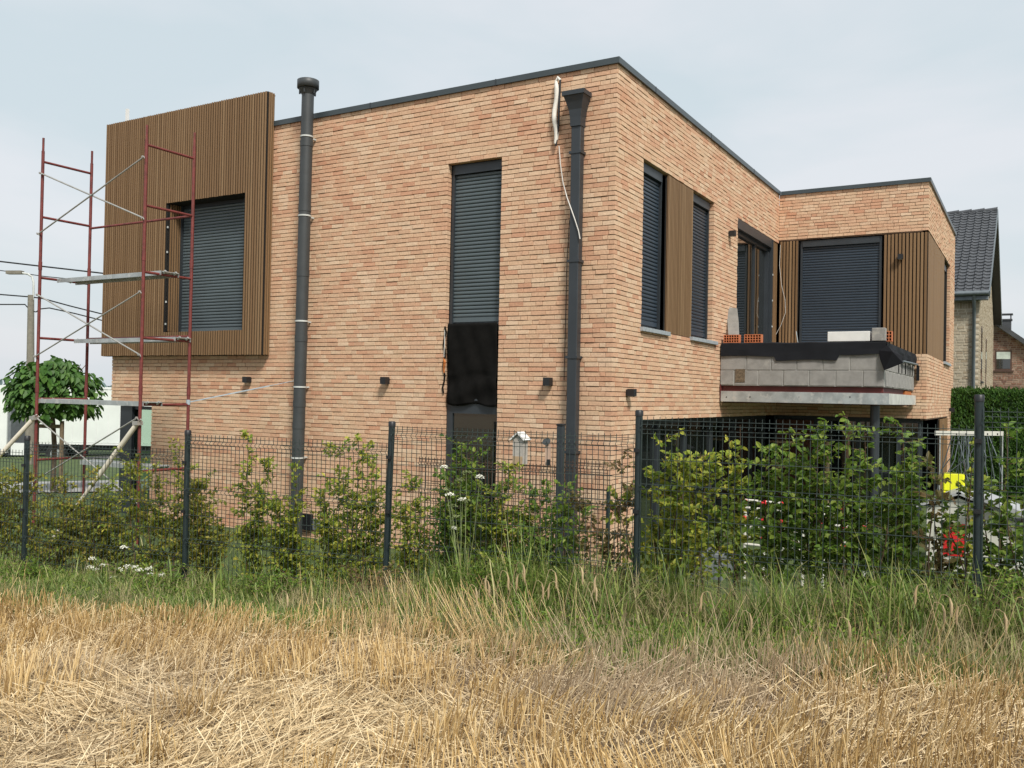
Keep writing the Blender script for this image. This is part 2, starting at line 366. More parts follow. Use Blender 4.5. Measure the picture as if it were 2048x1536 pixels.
def brick_geo(ua, ub, z, bh, bd, origin, udir, nrm, r, j=.0022):
    """one brick: chamfered irregular front, outward normal nrm"""
    o = np.array(origin); u = np.array(udir); n = np.array(nrm); out = r.uniform(-.0035, .0035); tilt = r.uniform(-.0012, .0012); P = []
    c = .0022
    for (d, i) in ((-bd, 0), (-c, 0), (out * .5, c)):
        for (uu, zz) in ((ua, z), (ub, z), (ub, z + bh), (ua, z + bh)):
            su = 1 if uu == ua else -1; sz = 1 if zz == z else -1
            jj = j if i or d > -bd else 0
            P.append(o + u * (uu + su * i + r.uniform(-jj, jj) * .6) + n * (d + (out if d > -bd else 0) + (tilt * sz)) + np.array([0, 0, zz + sz * i + r.uniform(-jj, jj)]))
    fs = [(8, 9, 10, 11)]
    for a in (0, 4): fs += [(a, a + 1, a + 5, a + 4), (a + 1, a + 2, a + 6, a + 5), (a + 2, a + 3, a + 7, a + 6), (a + 3, a, a + 4, a + 7)]
    return P, fs
def brick_mass(name, bricks, origin, udir, nrm, m, parent, bh=BH, bd=BD, seed=3):
    r = random.Random(seed); V = []; Fs = []
    for (ua, ub, z) in bricks:
        P, fs = brick_geo(ua, ub, z, bh, bd, origin, udir, nrm, r); b = len(V); V += P; Fs += [tuple(b + i for i in f) for f in fs]
    if not V: return None
    Fs = np.array(Fs)
    if np.dot(np.cross(udir, (0, 0, 1)), nrm) < 0: Fs = Fs[:, ::-1]
    return tag(mesh_obj(name, np_mesh(name, V, Fs), m, parent), kind='stuff')
def core(mb, u0, u1, z0, z1, holes, origin, udir, nrm, thick, rec=.012, grow=.012):
    """backing wall with openings, set back by rec behind the brick faces"""
    hs = [(a - grow, b + grow, c - grow, d + grow) for a, b, c, d in holes]
    us = sorted({u0, u1, *[min(max(v, u0), u1) for h in hs for v in h[:2]]}); zs = sorted({z0, z1, *[min(max(v, z0), z1) for h in hs for v in h[2:]]})
    o = np.array(origin, float); u = np.array(udir, float); n = np.array(nrm, float)
    for i in range(len(us) - 1):
        for k in range(len(zs) - 1):
            uc, zc = (us[i] + us[i + 1]) / 2, (zs[k] + zs[k + 1]) / 2
            if any(a < uc < b and c < zc < d for a, b, c, d in hs): continue
            a = o + u * us[i] - n * rec; b = o + u * us[i + 1] - n * thick; mb.box((a[0], a[1], zs[k]), (b[0], b[1], zs[k + 1]))

house = thing('brick_house', (-4, 4, 0), 'flat-roofed two-storey house of warm orange and buff bricks with timber slat cladding', 'house')
TOP = 6.92; WX, WY, WY2 = 2.97, 8.78, 15.5; LX = -10.4
# openings (along u, z)
H_front = [(-10.5, -9.23, -1, 2.12), (-8.72, -6.77, 3.45, 5.84), (-2.71, -1.78, -.5, 5.87)]
H_right = [(.98, 4.23, 3.47, 5.86), (5.67, 8.8, 3.45, 5.86), (.95, 8.8, -1, 2.14)]
H_wing = [(.0, 3.1, 3.44, 5.90), (0, 3.1, -1, 2.14)]
H_wside = [(8.7, 14.1, 3.46, 5.90), (8.7, 13.9, -1, 2.10)]
SB = .104
walls = MB()
core(walls, LX + .012, -.012, -.3, TOP, H_front, (0, 0, 0), (1, 0, 0), (0, -1, 0), .11)
core(walls, .012, WY, -.3, TOP, H_right, (0, 0, 0), (0, 1, 0), (1, 0, 0), .11)
core(walls, 0, WX - .012, -.3, TOP, H_wing, (0, WY, 0), (1, 0, 0), (0, -1, 0), .11)
core(walls, WY + .012, WY2, -.3, TOP, H_wside, (WX, 0, 0), (0, 1, 0), (1, 0, 0), .11)
core(walls, .1, 15.5, -.3, TOP, [(-1, 2.3, -1, 2.12)], (LX, 0, 0), (0, 1, 0), (-1, 0, 0), .11)
wall = walls.build('wall', M_MORTAR, house)
LF = lay(LX, 0, -.09, TOP, H_front, (0, SB), (0, SB), seed=11)
LR = lay(0, WY, -.09, TOP, H_right, (SB, 0), (0, 0), seed=12)
LW = lay(0, WX, -.09, TOP, H_wing, (0, 0), (0, SB), seed=13)
LS = lay(WY, WY2, -.09, TOP, H_wside, (SB, 0), (0, 0), seed=14)
LL = lay(0, 15.5, -.09, TOP, [(-1, 2.3, -1, 2.12)], (SB, 0), (0, 0), seed=15)
# the 300 bricks that show largest: front wall, next to the corner, above the greenery
vis = [i for i, (a, b_, z) in enumerate(LF) if z > 1.9 and b_ - a > .16]
vis.sort(key=lambda i: -(LF[i][0] + LF[i][1]))
pick = set(vis[:300])
var = []
for k in range(10):
    r = random.Random(100 + k); P, fs = brick_geo(-.5, .5, 0, BH, BD, (0, 0, 0), (1, 0, 0), (0, -1, 0), r)
    P = [(p[0], p[1], p[2]) for p in P]; me = bpy.data.meshes.new('brick'); me.from_pydata(P, [], fs); me.materials.append(M_BRICK); var.append(me)
# chamfer of the unit brick would stretch: build one mesh per length class instead
lens_cls = {}
def brick_mesh(l):
    key = round(l / .004)
    if key not in lens_cls:
        lens_cls[key] = []
        for k in range(3):
            r = random.Random(key * 7 + k); P, fs = brick_geo(-key * .002, key * .002, 0, BH, BD, (0, 0, 0), (1, 0, 0), (0, -1, 0), r)
            me = bpy.data.meshes.new('brick'); me.from_pydata([tuple(p) for p in P], [], fs); me.materials.append(M_BRICK); lens_cls[key].append(me)
    return random.choice(lens_cls[key])
for me in var: bpy.data.meshes.remove(me)
for i in sorted(pick):
    a, b_, z = LF[i]; mesh_obj('brick', brick_mesh(b_ - a), None, wall, ((a + b_) / 2, random.uniform(-.002, .002), z))
brick_mass('front_brickwork', [x for i, x in enumerate(LF) if i not in pick], (0, 0, 0), (1, 0, 0), (0, -1, 0), M_BRICK, wall, seed=21)
brick_mass('side_brickwork', LR, (0, 0, 0), (0, 1, 0), (1, 0, 0), M_BRICK, wall, seed=22)
brick_mass('wing_brickwork', LW, (0, WY, 0), (1, 0, 0), (0, -1, 0), M_BRICK, wall, seed=23)
brick_mass('wing_side_brickwork', LS, (WX, 0, 0), (0, 1, 0), (1, 0, 0), M_BRICK, wall, seed=24)
brick_mass('far_side_brickwork', LL, (LX, 0, 0), (0, 1, 0), (-1, 0, 0), M_BRICK, wall, seed=25)

# coping
def coping(mb, a, b, nrm):
    a = np.array(a, float); b = np.array(b, float); n = np.array(nrm, float)
    p = [a + n * .035, b + n * .035, b - n * .32, a - n * .32]
    x0, y0 = min(q[0] for q in p), min(q[1] for q in p); x1, y1 = max(q[0] for q in p), max(q[1] for q in p)
    mb.box((x0, y0, TOP - .012), (x1, y1, TOP + .07))
segs = [((LX, 0), (0, 0), (0, -1)), ((0, .322), (0, WY), (1, 0)), ((.037, WY), (WX, WY), (0, -1)), ((WX, WY + .322), (WX, WY2), (1, 0)), ((LX, .322), (LX, 15.5), (-1, 0))]
ends = [((LX - .035, 0), (.035, 0)), ((0, .322), (0, WY - .037)), ((.037, WY), (WX + .035, WY)), ((WX, WY + .322), (WX, WY2)), ((LX, .322), (LX, 15.5))]
for (a, b_, n), (ea, eb) in zip(segs, ends):
    mb = MB(); coping(mb, ea, eb, n); cp = mb.build('coping', M_COPING, house)
# coping seams
for x in (-9, -6.6, -4.2, -1.9): mb = MB(); mb.box((x, -.0385, TOP - .016), (x + .02, .1, TOP + .0735)); mb.build('coping_seam', M_ANTHR, house)
for y in (1.3, 3.9, 6.6): mb = MB(); mb.box((.0, y, TOP - .016), (.0385, y + .02, TOP + .0735)); mb.build('coping_seam', M_ANTHR, house)
mb = MB(); mb.box((LX + .13, .13, TOP - .25), (-.13, 15.4, TOP - .2)); mb.box((-.13, WY + .13, TOP - .25), (WX - .13, WY2 - .05, TOP - .2))
mb.build('roof', M_MEMB, house)
# closed interior: dark lining, floors (keeps light from leaking through)
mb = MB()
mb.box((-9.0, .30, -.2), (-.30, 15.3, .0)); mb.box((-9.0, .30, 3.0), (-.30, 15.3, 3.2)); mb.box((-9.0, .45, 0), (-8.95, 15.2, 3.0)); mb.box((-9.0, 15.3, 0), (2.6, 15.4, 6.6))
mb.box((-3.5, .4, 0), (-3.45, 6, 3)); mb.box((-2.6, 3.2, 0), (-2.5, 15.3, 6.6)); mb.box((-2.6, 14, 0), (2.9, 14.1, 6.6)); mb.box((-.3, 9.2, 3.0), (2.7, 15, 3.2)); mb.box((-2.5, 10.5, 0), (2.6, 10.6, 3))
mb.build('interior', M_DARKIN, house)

# cladding with single slats
def cladding(name, u0, u1, z0, z1, origin, udir, nrm, pitch, wid, thick=.028, back=.02, holes=()):
    o = np.array(origin, float); u = np.array(udir, float); n = np.array(nrm, float)
    bk = MB()
    us = sorted({u0, u1, *[v for h in holes for v in h[:2]]}); zs = sorted({z0, z1, *[v for h in holes for v in h[2:]]})
    for i in range(len(us) - 1):
        for k in range(len(zs) - 1):
            uc, zc = (us[i] + us[i + 1]) / 2, (zs[k] + zs[k + 1]) / 2
            if any(a < uc < b and c < zc < d for a, b, c, d in holes): continue
            a = o + u * us[i] - n * thick; b = o + u * us[i + 1] - n * (thick + back); bk.box((a[0], a[1], zs[k]), (b[0], b[1], zs[k + 1]))
    p = bk.build(name, M_BLACK, house)
    k = max(1, round((u1 - u0) / pitch)); pit = (u1 - u0) / k; cache = {}
    for i in range(k):
        uc = u0 + pit * (i + .5); zz = [(z0, z1)]
        for (a, b, c, d) in holes:
            if a < uc < b: zz = [(z0, c), (d, z1)]
        for (za, zb) in zz:
            key = (round(za, 3), round(zb, 3))
            if key not in cache:
                s = MB(); th = min(thick, .016); e_ = .0025; wb = wid * .38   # undercut invented to keep the gaps dark: wide face, narrow foot
                pf_ = [(-wid / 2 + e_, 0), (wid / 2 - e_, 0), (wid / 2, -e_), (wb / 2, -th), (wb / 2, -thick), (-wb / 2, -thick), (-wb / 2, -th), (-wid / 2, -e_)]
                s.prism([u * a_ + n * d_ for a_, d_ in pf_], 0, 0, (0, 0, zb - za)); cache[key] = s.mesh('slat')
                cache[key].materials.append(M_WOOD)
            c = o + u * uc; mesh_obj('slat', cache[key], None, p, (c[0], c[1], za + random.uniform(-.003, .003)))
    return p
BXL, BXR, BZ0, BZ1, BP = -10.5, -6.28, 3.05, 7.46, .18
hole = (-8.72, -6.77, 3.47, 5.80)
cladding('cladding', BXL, BXR, BZ0, BZ1, (0, -BP, 0), (1, 0, 0), (0, -1, 0), .0585, .037, holes=[hole], thick=.022)
cladding('cladding', -BP + .03, -.01, BZ0, BZ1 - .003, (BXR + .018, 0, 0), (0, 1, 0), (1, 0, 0), .044, .030)
cladding('cladding', -BP + .03, .30, BZ0, BZ1 - .003, (BXL - .018, 0, 0), (0, 1, 0), (-1, 0, 0), .055, .038)
jl = cladding('cladding', -BP + .05, .13, 3.49, 5.79, (-8.685, 0, 0), (0, 1, 0), (1, 0, 0), .055, .036, thick=.02)
mb = MB(); mb.box((hole[0], -BP + .05, 5.80), (hole[1], .14, 5.83)); mb.box((hole[0], -BP + .05, 3.44), (hole[1], .14, 3.465)); mb.box((hole[1] + .002, -BP + .05, 3.47), (hole[1] + .02, .14, 5.8))
mb.box((BXL + .01, -BP + .05, BZ0 - .006), (BXR - .01, -.02, BZ0 + .012)); mb.box((BXL + .02, -BP + .05, BZ1 - .03), (BXR - .02, .03, BZ1 - .012)); mb.box((BXL + .05, .02, TOP + .08), (BXR - .05, .05, BZ1 - .03))
mb.build('cladding_lining', M_BLACK, house)
mb = MB()
for z in (5.35, 4.9, 4.45, 4.0, 3.6): mb.box((-8.715, -BP + .012, z), (-8.695, -BP + .03, z + .035))
mb.build('fixing_clip', M_CLAMP, jl)
cladding('cladding', 1.97, 3.13, 3.45, 5.85, (.0, 0, 0), (0, 1, 0), (1, 0, 0), .058, .040)
cladding('cladding', .02, .42, 3.44, 5.90, (0, WY + .0, 0), (1, 0, 0), (0, -1, 0), .066, .046)
cladding('cladding', 2.13, WX - .01, 3.44, 5.90, (0, WY, 0), (1, 0, 0), (0, -1, 0), .069, .048)
cladding('cladding', WY + .03, 12.45, 3.44, 5.90, (WX, 0, 0), (0, 1, 0), (1, 0, 0), .066, .046)
cladding('cladding', 8.3, WY - .03, 3.44, 5.86, (-.02, 0, 0), (0, 1, 0), (1, 0, 0), .066, .046)
# metal edge strips beside the terrace door with white clips
mb = MB(); mb.box((-.10, 8.22, 3.44), (.01, 8.28, 5.86)); ed = mb.build('edge_strip', M_ANTHR, house)
mb = MB()
for z in (5.1, 4.55, 4.0): mb.box((.01, 8.23, z), (.022, 8.26, z + .035))
mb.build('fixing_clip', M_CLAMP, ed)

# roller shutters
def shutter(u0, u1, z0, z1, origin, udir, nrm, pitch=.056, box=.12, slat_m=M_SHUT, rail=.045, name='roller_shutter', boxd=.04):
    o = np.array(origin, float); u = np.array(udir, float); n = np.array(nrm, float)
    def bx(m_, ua, ub, da, db, za, zb): a = o + u * ua + n * da; b = o + u * ub + n * db; m_.box((a[0], a[1], za), (b[0], b[1], zb))
    mb = MB(); bx(mb, u0, u0 + rail, -.06, .02, z0, z1); bx(mb, u1 - rail, u1, -.06, .02, z0, z1); bx(mb, u0 + rail, u1 - rail, -.08, boxd, z1 - box, z1); bx(mb, u0 + rail, u1 - rail, -.09, -.075, z0, z1 - box)
    p = mb.build(name, M_ANTHR, house)
    prof = [(-.012, 0), (-.002, .004), (.0045, pitch * .25), (.0062, pitch * .5), (.0045, pitch * .75), (-.002, pitch - .006), (-.012, pitch - .003)]
    s = MB(); a = u0 + rail; l = u1 - rail - a
    s.prism([n * d + np.array([0, 0, z]) for d, z in prof], 0, 0, u * l); me = s.mesh('shutter_slat'); me.materials.append(slat_m)
    k = int((z1 - box - z0 - .07) / pitch); b0 = o + u * a - n * .02
    for i in range(k): mesh_obj('shutter_slat', me, None, p, (b0[0], b0[1], z1 - box - (i + 1) * pitch))
    mb = MB(); bx(mb, u0 + rail, u1 - rail, -.035, -.012, z1 - box - k * pitch - .07, z1 - box - k * pitch - .003); mb.build('bottom_bar', slat_m, p)
    if z1 - box - k * pitch - .07 > z0 + .01:
        mb = MB(); bx(mb, u0 + rail, u1 - rail, -.06, -.03, z0, z1 - box - k * pitch - .07); mb.build('window_frame', M_ANTHR, p)
    return p
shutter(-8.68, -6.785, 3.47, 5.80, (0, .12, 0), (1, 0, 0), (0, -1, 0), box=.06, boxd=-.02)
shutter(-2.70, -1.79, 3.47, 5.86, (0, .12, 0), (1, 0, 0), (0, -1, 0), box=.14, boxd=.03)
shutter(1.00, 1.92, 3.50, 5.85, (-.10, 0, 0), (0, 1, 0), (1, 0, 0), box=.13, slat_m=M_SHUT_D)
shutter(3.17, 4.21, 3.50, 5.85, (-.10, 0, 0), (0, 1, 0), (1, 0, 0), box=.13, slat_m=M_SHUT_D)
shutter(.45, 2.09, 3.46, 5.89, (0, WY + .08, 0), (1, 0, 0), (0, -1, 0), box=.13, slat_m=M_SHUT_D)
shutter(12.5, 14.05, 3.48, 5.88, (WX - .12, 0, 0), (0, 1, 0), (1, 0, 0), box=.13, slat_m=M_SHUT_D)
# lower half of the tall window: frame and pane; terrace door
mb = MB(); mb.box((-2.70, .08, 2.28), (-1.79, .14, 2.36)); mb.box((-2.70, .08, -.3), (-2.60, .14, 2.28)); mb.box((-1.84, .08, -.3), (-1.79, .14, 2.28)); mb.box((-2.60, .08, 2.17), (-1.84, .14, 2.28)); mb.box((-2.6, .06, 2.36), (-1.79, .10, 2.50))
mb.box((-2.70, .08, 2.36), (-2.64, .14, 3.5)); mb.box((-1.84, .081, 2.36), (-1.79, .14, 3.5)); wf = mb.build('window', M_ANTHR, house)
mb = MB(); mb.box((-2.60, .105, -.3), (-1.84, .12, 2.17)); mb.build('pane', M_DGLASS, wf)
mb = MB(); mb.box((-2.64, .11, 2.50), (-1.84, .12, 3.5)); mb.build('pane', M_DGLASS, wf)
mb = MB(); mb.box((-.16, 5.67, 5.68), (.0, 8.2, 5.86)); mb.box((-.20, 5.67, 5.60), (-.08, 8.2, 5.68)); mb.box((-.18, 8.10, 3.44), (-.06, 8.2, 5.60)); mb.box((-.18, 7.2, 3.44), (-.10, 7.28, 5.60)); mb.box((-.18, 5.67, 3.44), (-.10, 5.75, 5.60)); td = mb.build('terrace_door', M_ANTHR, house)
mb = MB(); mb.box((-.15, 5.75, 3.44), (-.13, 7.2, 5.60)); mb.box((-.15, 7.28, 3.44), (-.13, 8.1, 5.60)); mb.build('pane', M_DGLASS, td)
# ground floor glazing round the terrace
mb = MB()
for y in (.97, 2.2, 3.5, 4.9, 6.3, 7.6, 8.6): mb.box((-.30, y, -.2), (-.20, y + .08, 2.15))
mb.box((-.30, 1.05, 2.05), (-.205, 8.7, 2.15)); gl = mb.build('glazing', M_ANTHR, house)
mb = MB(); mb.box((-.26, 1.05, -.2), (-.245, 8.6, 2.05)); mb.build('pane', M_DGLASS, gl)
mb = MB()
for x in (-.1, .75, 1.6, 2.4, 2.80): mb.box((x, WY + .2, -.2), (x + .08, WY + .3, 2.14))
mb.box((-.02, WY + .205, 2.04), (2.8, WY + .3, 2.138)); gl2 = mb.build('glazing', M_ANTHR, house)
mb = MB(); mb.box((.9, WY + .24, -.2), (2.8, WY + .255, 2.04)); mb.build('pane', M_DGLASS, gl2)
mb = MB(); mb.box((-.02, WY + .15, -.2), (.75, WY + .19, 2.04)); mb.build('door_panel', M_REDWOOD, gl2)
mb = MB(); mb.box((WX - .30, WY + .35, -.2), (WX - .2, 11.7, 2.1)); mb.build('pane', M_DGLASS, gl2)
cladding('cladding', 11.75, 13.88, -.2, 2.09, (WX + .0, 0, 0), (0, 1, 0), (1, 0, 0), .12, .10)
# corner window at the far end
mb = MB(); mb.box((-10.34, 2.1, -.3), (-10.2, 2.2, 2.11)); mb.build('window_post', M_ANTHR, house)
mb = MB(); mb.box((-10.2, .06, -.3), (-9.86, .2, 2.11)); mb.box((-9.86, .1, 2.05), (-9.23, .16, 2.11)); mb.box((-9.3, .1, -.3), (-9.24, .16, 2.05)); cw = mb.build('corner_window', M_ANTHR, house)
mb = MB(); mb.box((-9.86, .12, -.3), (-9.3, .135, 2.05)); mb.build('pane', M_GLASS, cw)
# sills
for (a, b_) in ((.94, 2.05), (3.08, 4.42)):
    mb = MB(); mb.bbox((-.12, a, 3.40), (.05, b_, 3.46), .004); mb.build('window_sill', M_SILL, house)
mb = MB(); mb.bbox((WX - .12, 12.5, 3.385), (WX + .05, 14.12, 3.45), .004); mb.build('window_sill', M_SILL, house)
mb = MB(); mb.box((BXL - .02 + .25, .06, 6.9), (BXL + .29, .10, 7.80)); mb.build('pale_batten', M_WHITEB, house)

# black cloth in the tall window
nU, nV = 26, 34; V = []
for j in range(nV + 1):
    for i in range(nU + 1):
        u = i / nU; v = j / nV
        x = -2.66 + .86 * u; z = 3.49 - 1.19 * v - .02 * math.sin(u * 9) * v
        y = -.0 + .014 * math.sin(u * 9 + v * 2.5) * (.3 + v) + .008 * math.sin(u * 19 - v * 9) + .015 * math.sin(v * 19 + u * 4) * (v > .6) + .03 * v
        V.append((x, y, z))
Fs = [(j * (nU + 1) + i, j * (nU + 1) + i + 1, (j + 1) * (nU + 1) + i + 1, (j + 1) * (nU + 1) + i) for j in range(nV) for i in range(nU)]
cl = mesh_obj('cloth', np_mesh('cloth', V, Fs, True), M_CLOTH); md = cl.modifiers.new('s', 'SOLIDIFY'); md.thickness = .004
tag(cl, 'black cloth hung below the roller shutter in the tall narrow window', 'cloth')
tr = thing('torn_membrane', (-2.7, 0, 3), 'torn orange and black sealing strip at the left edge of the tall window', 'sealing strip')
mb = MB(); pts = [(-2.70 + .02 * math.sin(k * 1.7), -.015, 3.45 - k * .09) for k in range(12)]; mb.tube(pts, .014, 5); mb.build('black_strip', M_CLOTH, tr)
mb = MB(); mb.tube([(-2.705, -.02, 2.98), (-2.68, -.03, 2.92), (-2.70, -.02, 2.83), (-2.69, -.03, 2.76)], [.01, .022, .018, .006], 5); mb.build('orange_strip', M_RUST, tr)
mb = MB(); mb.tube([(-2.70, -.02, 3.4), (-2.69, -.03, 3.2), (-2.705, -.02, 3.0)], .006, 5); mb.build('wire', M_CABLE, tr)

# ------------------------------------------------------------------ flue, downpipe, cable, lamps
fl = thing('flue_pipe', (-5.4, -.2, 0), 'tall dark grey round flue pipe with a hooded cap on the front wall', 'flue pipe')
FX0, FX1 = -5.40, -5.34
mb = MB(); mb.tube([(-5.40, -.2, 0), (-5.345, -.2, 7.28)], .098, 20); mb.build('pipe', M_CHAR, fl)
for z in (6.45, 5.4, 4.35, 3.3, 2.25, 1.9): mb = MB(); x = -5.40 + .055 * z / 7.28; mb.tube([(x, -.2, z - .05), (x, -.2, z + .05)], .104, 20); mb.build('pipe_joint', M_CHAR, fl)
for z in (6.56, 5.28, 3.58, 2.52, 1.38):
    mb = MB(); x = -5.40 + .055 * z / 7.28; mb.tube([(x, -.2, z - .012), (x, -.2, z + .012)], .108, 20); mb.box((x - .02, -.1, z - .012), (x + .02, .0, z + .012)); mb.build('clamp', M_CLAMP, fl)
mb = MB(); x = -5.345; mb.tube([(x, -.2, 7.34), (x, -.2, 7.345), (x, -.2, 7.47), (x, -.2, 7.475)], [.155, .175, .175, .165], 22); mb.tube([(x, -.2, 7.24), (x, -.2, 7.33)], [.10, .15], 20)
for k in range(5): a = k * 1.257; mb.box((x + .13 * math.cos(a) - .01, -.2 + .13 * math.sin(a) - .01, 7.25), (x + .13 * math.cos(a) + .01, -.2 + .13 * math.sin(a) + .01, 7.36))
mb.build('cap', M_CHAR, fl)

dp = thing('downpipe', (-.52, -.1, 0), 'square black rainwater downpipe with a flared hopper head near the house corner', 'downpipe')
mb = MB(); mb.bbox((-.60, -.155, 0), (-.46, -.03, 6.25), .008); mb.build('pipe', M_ANTHR, dp)
mb = MB()
def frus(mb, z0, w0, d0, z1, w1, d1, cx=-.53):
    P = []
    for z, w, d in ((z0, w0, d0), (z1, w1, d1)): P += [(cx - w, -.02 - 2 * d, z), (cx + w, -.02 - 2 * d, z), (cx + w, -.02, z), (cx - w, -.02, z)]
    mb.add(P, [(3, 2, 1, 0), (4, 5, 6, 7), (0, 1, 5, 4), (1, 2, 6, 5), (2, 3, 7, 6), (3, 0, 4, 7)])
frus(mb, 6.10, .077, .077, 6.22, .08, .08); frus(mb, 6.22, .08, .08, 6.32, .095, .085); frus(mb, 6.32, .095, .085, 6.42, .125, .10); frus(mb, 6.42, .125, .10, 6.50, .15, .115); frus(mb, 6.50, .165, .125, 6.56, .165, .125)
mb.build('hopper_head', M_ANTHR, dp)
for z in (5.75, 4.28, 2.98, 1.7): mb = MB(); mb.box((-.625, -.165, z - .018), (-.445, -.01, z + .018)); mb.build('bracket', M_ANTHR, dp)

cb = thing('cable_bundle', (-.88, -.03, 6.3), 'white wrapped cable bundle hanging on the wall left of the downpipe', 'cable')
mb = MB(); zz = np.linspace(6.80, 5.93, 14)
mb.tube([(-.90 + .018 * math.sin(k * .7) , -.05 - .01 * math.sin(k), z) for k, z in enumerate(zz)], [.02, .03] + [.034] * 10 + [.03, .018], 8)
mb.tube([(-.90, -.05, 6.79), (-.87, -.05, 6.845), (-.835, -.05, 6.80)], .022, 8); mb.build('white_wrap', M_CONDUIT, cb)
mb = MB(); mb.tube([(-.835, -.05, 6.80), (-.845, -.05, 6.5), (-.85, -.05, 6.2), (-.885, -.05, 5.9)], .016, 6); mb.build('black_loop', M_CUBE, cb)
mb = MB(); P0 = [(1118, 292), (1121, 330), (1126, 365), (1134, 395), (1143, 420), (1150, 440), (1157, 462), (1160, 478)]
mb.tube([onY(a, b_, -.03 if k < 3 else -.175) if k != 3 else onY(a, b_, -.12) for k, (a, b_) in enumerate(P0)], .008, 6); mb.build('loose_cable', M_CABLE, cb)
mb = MB(); P0 = [(1151, 440), (1146, 520), (1143, 640), (1140, 760)]; mb.tube([onY(a - 12, b_, -.018) for a, b_ in P0], .005, 5); mb.build('black_cable', M_CUBE, cb)

def cube_lamp(p, n, label, w=.10, d=.10, h=.10):
    t_ = thing('wall_lamp', p, label, 'wall lamp', 'black cube wall lamps'); p = np.array(p); n = np.array(n, float); u = np.array([n[1], -n[0], 0]) if True else 0
    mb = MB(); mb.obox(p + n * (.025 + d / 2), [u, n, (0, 0, 1)], (w / 2, d / 2, h / 2)); mb.build('housing', M_CUBE, t_)
    mb = MB(); mb.obox(p + n * .012, [u, n, (0, 0, 1)], (w * .4, .013, h * .4)); mb.build('back_plate', M_CUBE, t_)
    mb = MB(); mb.obox(p + n * (.025 + d / 2) - np.array([0, 0, h / 2 + .002]), [u, n, (0, 0, 1)], (w * .3, d * .3, .003)); mb.build('lens', M_CLAMP, t_)
cube_lamp((-6.72, 0, 2.63), (0, -1, 0), 'black cube wall lamp below the timber box, left of the flue pipe')
cube_lamp((-3.76, 0, 2.64), (0, -1, 0), 'black cube wall lamp between the flue pipe and the tall window', h=.11)
cube_lamp((-.93, 0, 2.65), (0, -1, 0), 'black cube wall lamp between the tall window and the square downpipe', h=.11)
cube_lamp((0, .50, 2.52), (1, 0, 0), 'black cube wall lamp just right of the house corner above a fence post')
cube_lamp((0, 5.10, 5.47), (1, 0, 0), 'black cube wall lamp upstairs left of the terrace door')
cube_lamp((2.46, WY, 5.42), (0, -1, 0), 'black cube wall lamp on the timber slats right of the wide shutter')
cube_lamp((WX, 14.3, 2.3), (1, 0, 0), 'black wall lamp at the far end of the wing seen against the hedge')
tn = thing('terrace_cable', (.2, 8.7, 4), 'thin loose cable hanging down the slats beside the wide shutter', 'cable')
mb = MB(); mb.tube([onY(a, b_, 8.72) for a, b_ in ((1561, 490), (1559, 530), (1563, 570), (1570, 600), (1571, 625), (1562, 650), (1550, 672), (1545, 682))], .0045, 5); mb.build('loose_cable', M_CABLE, tn)

# ------------------------------------------------------------------ unfinished balcony
bal = thing('balcony', (1.4, 6.5, 2.4), 'unfinished balcony of grey concrete blocks on steel beams at the inner corner', 'balcony')
BX, BY = 2.74, 4.7
mb = MB(); mb.box((.02, BY + .01, 2.70), (BX - .01, BY + .17, 3.43)); mb.box((BX - .17, BY + .17, 2.70), (BX - .01, WY - .01, 3.43)); mb.box((.02, BY + .17, 2.62), (BX - .17, WY - .01, 2.72)); mb.build('wall_core', M_MORT2, bal)
def block(a, b_, name='concrete_block'): mb = MB(); mb.bbox(a, b_, .006); return mb.build(name, M_BLOCK, bal)
x = .01; first = True
for (z0, z1, off) in ((2.71, 2.965, .25), (2.975, 3.225, .47), (3.235, 3.42, .20)):
    x = .01; l = off
    while x < BX - .02:
        e = min(x + l, BX)
        block((x, BY + random.uniform(-.004, .003), z0), (e - .012, BY + .14, z1)); x = e; l = .43
mb = MB(); mb.box((.28, BY - .006, 2.76), (.45, BY + .02, 2.99)); mb.build('brown_stain', simple('brown_mud', (.13, .095, .06), .95, var=.5, scale=30, bmp=.004), bal)
y = BY + .145; k = 0
while y < WY - .1:
    for (z0, z1) in ((2.71, 2.965), (2.975, 3.225)):
        block((BX - .14, y, z0), (BX + random.uniform(-.004, .004), min(y + .19, WY - .01), z1))
    k += 1; y += .2
mb = MB()
for i, yy in enumerate((6.3, 6.75, 7.3, 7.65, 8.0, 8.35)): mb.box((BX + .006, yy, 2.99), (BX + .008, yy + .12, 3.2))
mb.build('block_hollow', M_BLACK, bal)
# steel: red primer I-beam with galvanised angle
mb = MB(); mb.box((.03, BY + .06, 2.60), (BX - .03, BY + .12, 2.70)); mb.box((BX - .12, BY + .1, 2.58), (BX - .06, WY - .02, 2.70)); mb.box((-.0 + .012, BY - .02, 2.42), (.022, BY + .1, 2.72)); mb.build('steel_beam', M_PRIMER, bal)
mb = MB(); mb.box((.03, BY - .02, 2.415), (BX + .07, BY - .01, 2.60)); mb.box((.03, BY - .01, 2.415), (BX + .07, BY + .15, 2.425)); mb.build('galvanised_angle', M_GALV, bal)
mb = MB(); mb.box((BX + .03, BY + .03, 2.415), (BX + .04, WY - .05, 2.60)); mb.box((BX - .15, BY + .16, 2.415), (BX + .03, WY - .05, 2.425)); mb.build('galvanised_angle', simple('galvanised_lit_side', (.60, .60, .56), .5, .25, var=.18, scale=6, stain=((.35, .36, .35), 5, .6)), bal)  # lighter copy of the steel: brightness of the lit side put into its colour
mb = MB()
for px in (1453, 1500, 1598, 1700): p = onY(px, 794, BY - .02); mb.tube([(p[0], BY - .026, p[2]), (p[0], BY - .019, p[2])], .011 if px != 1598 else .006, 8)
mb.build('bolt_hole', M_BLACK, bal)
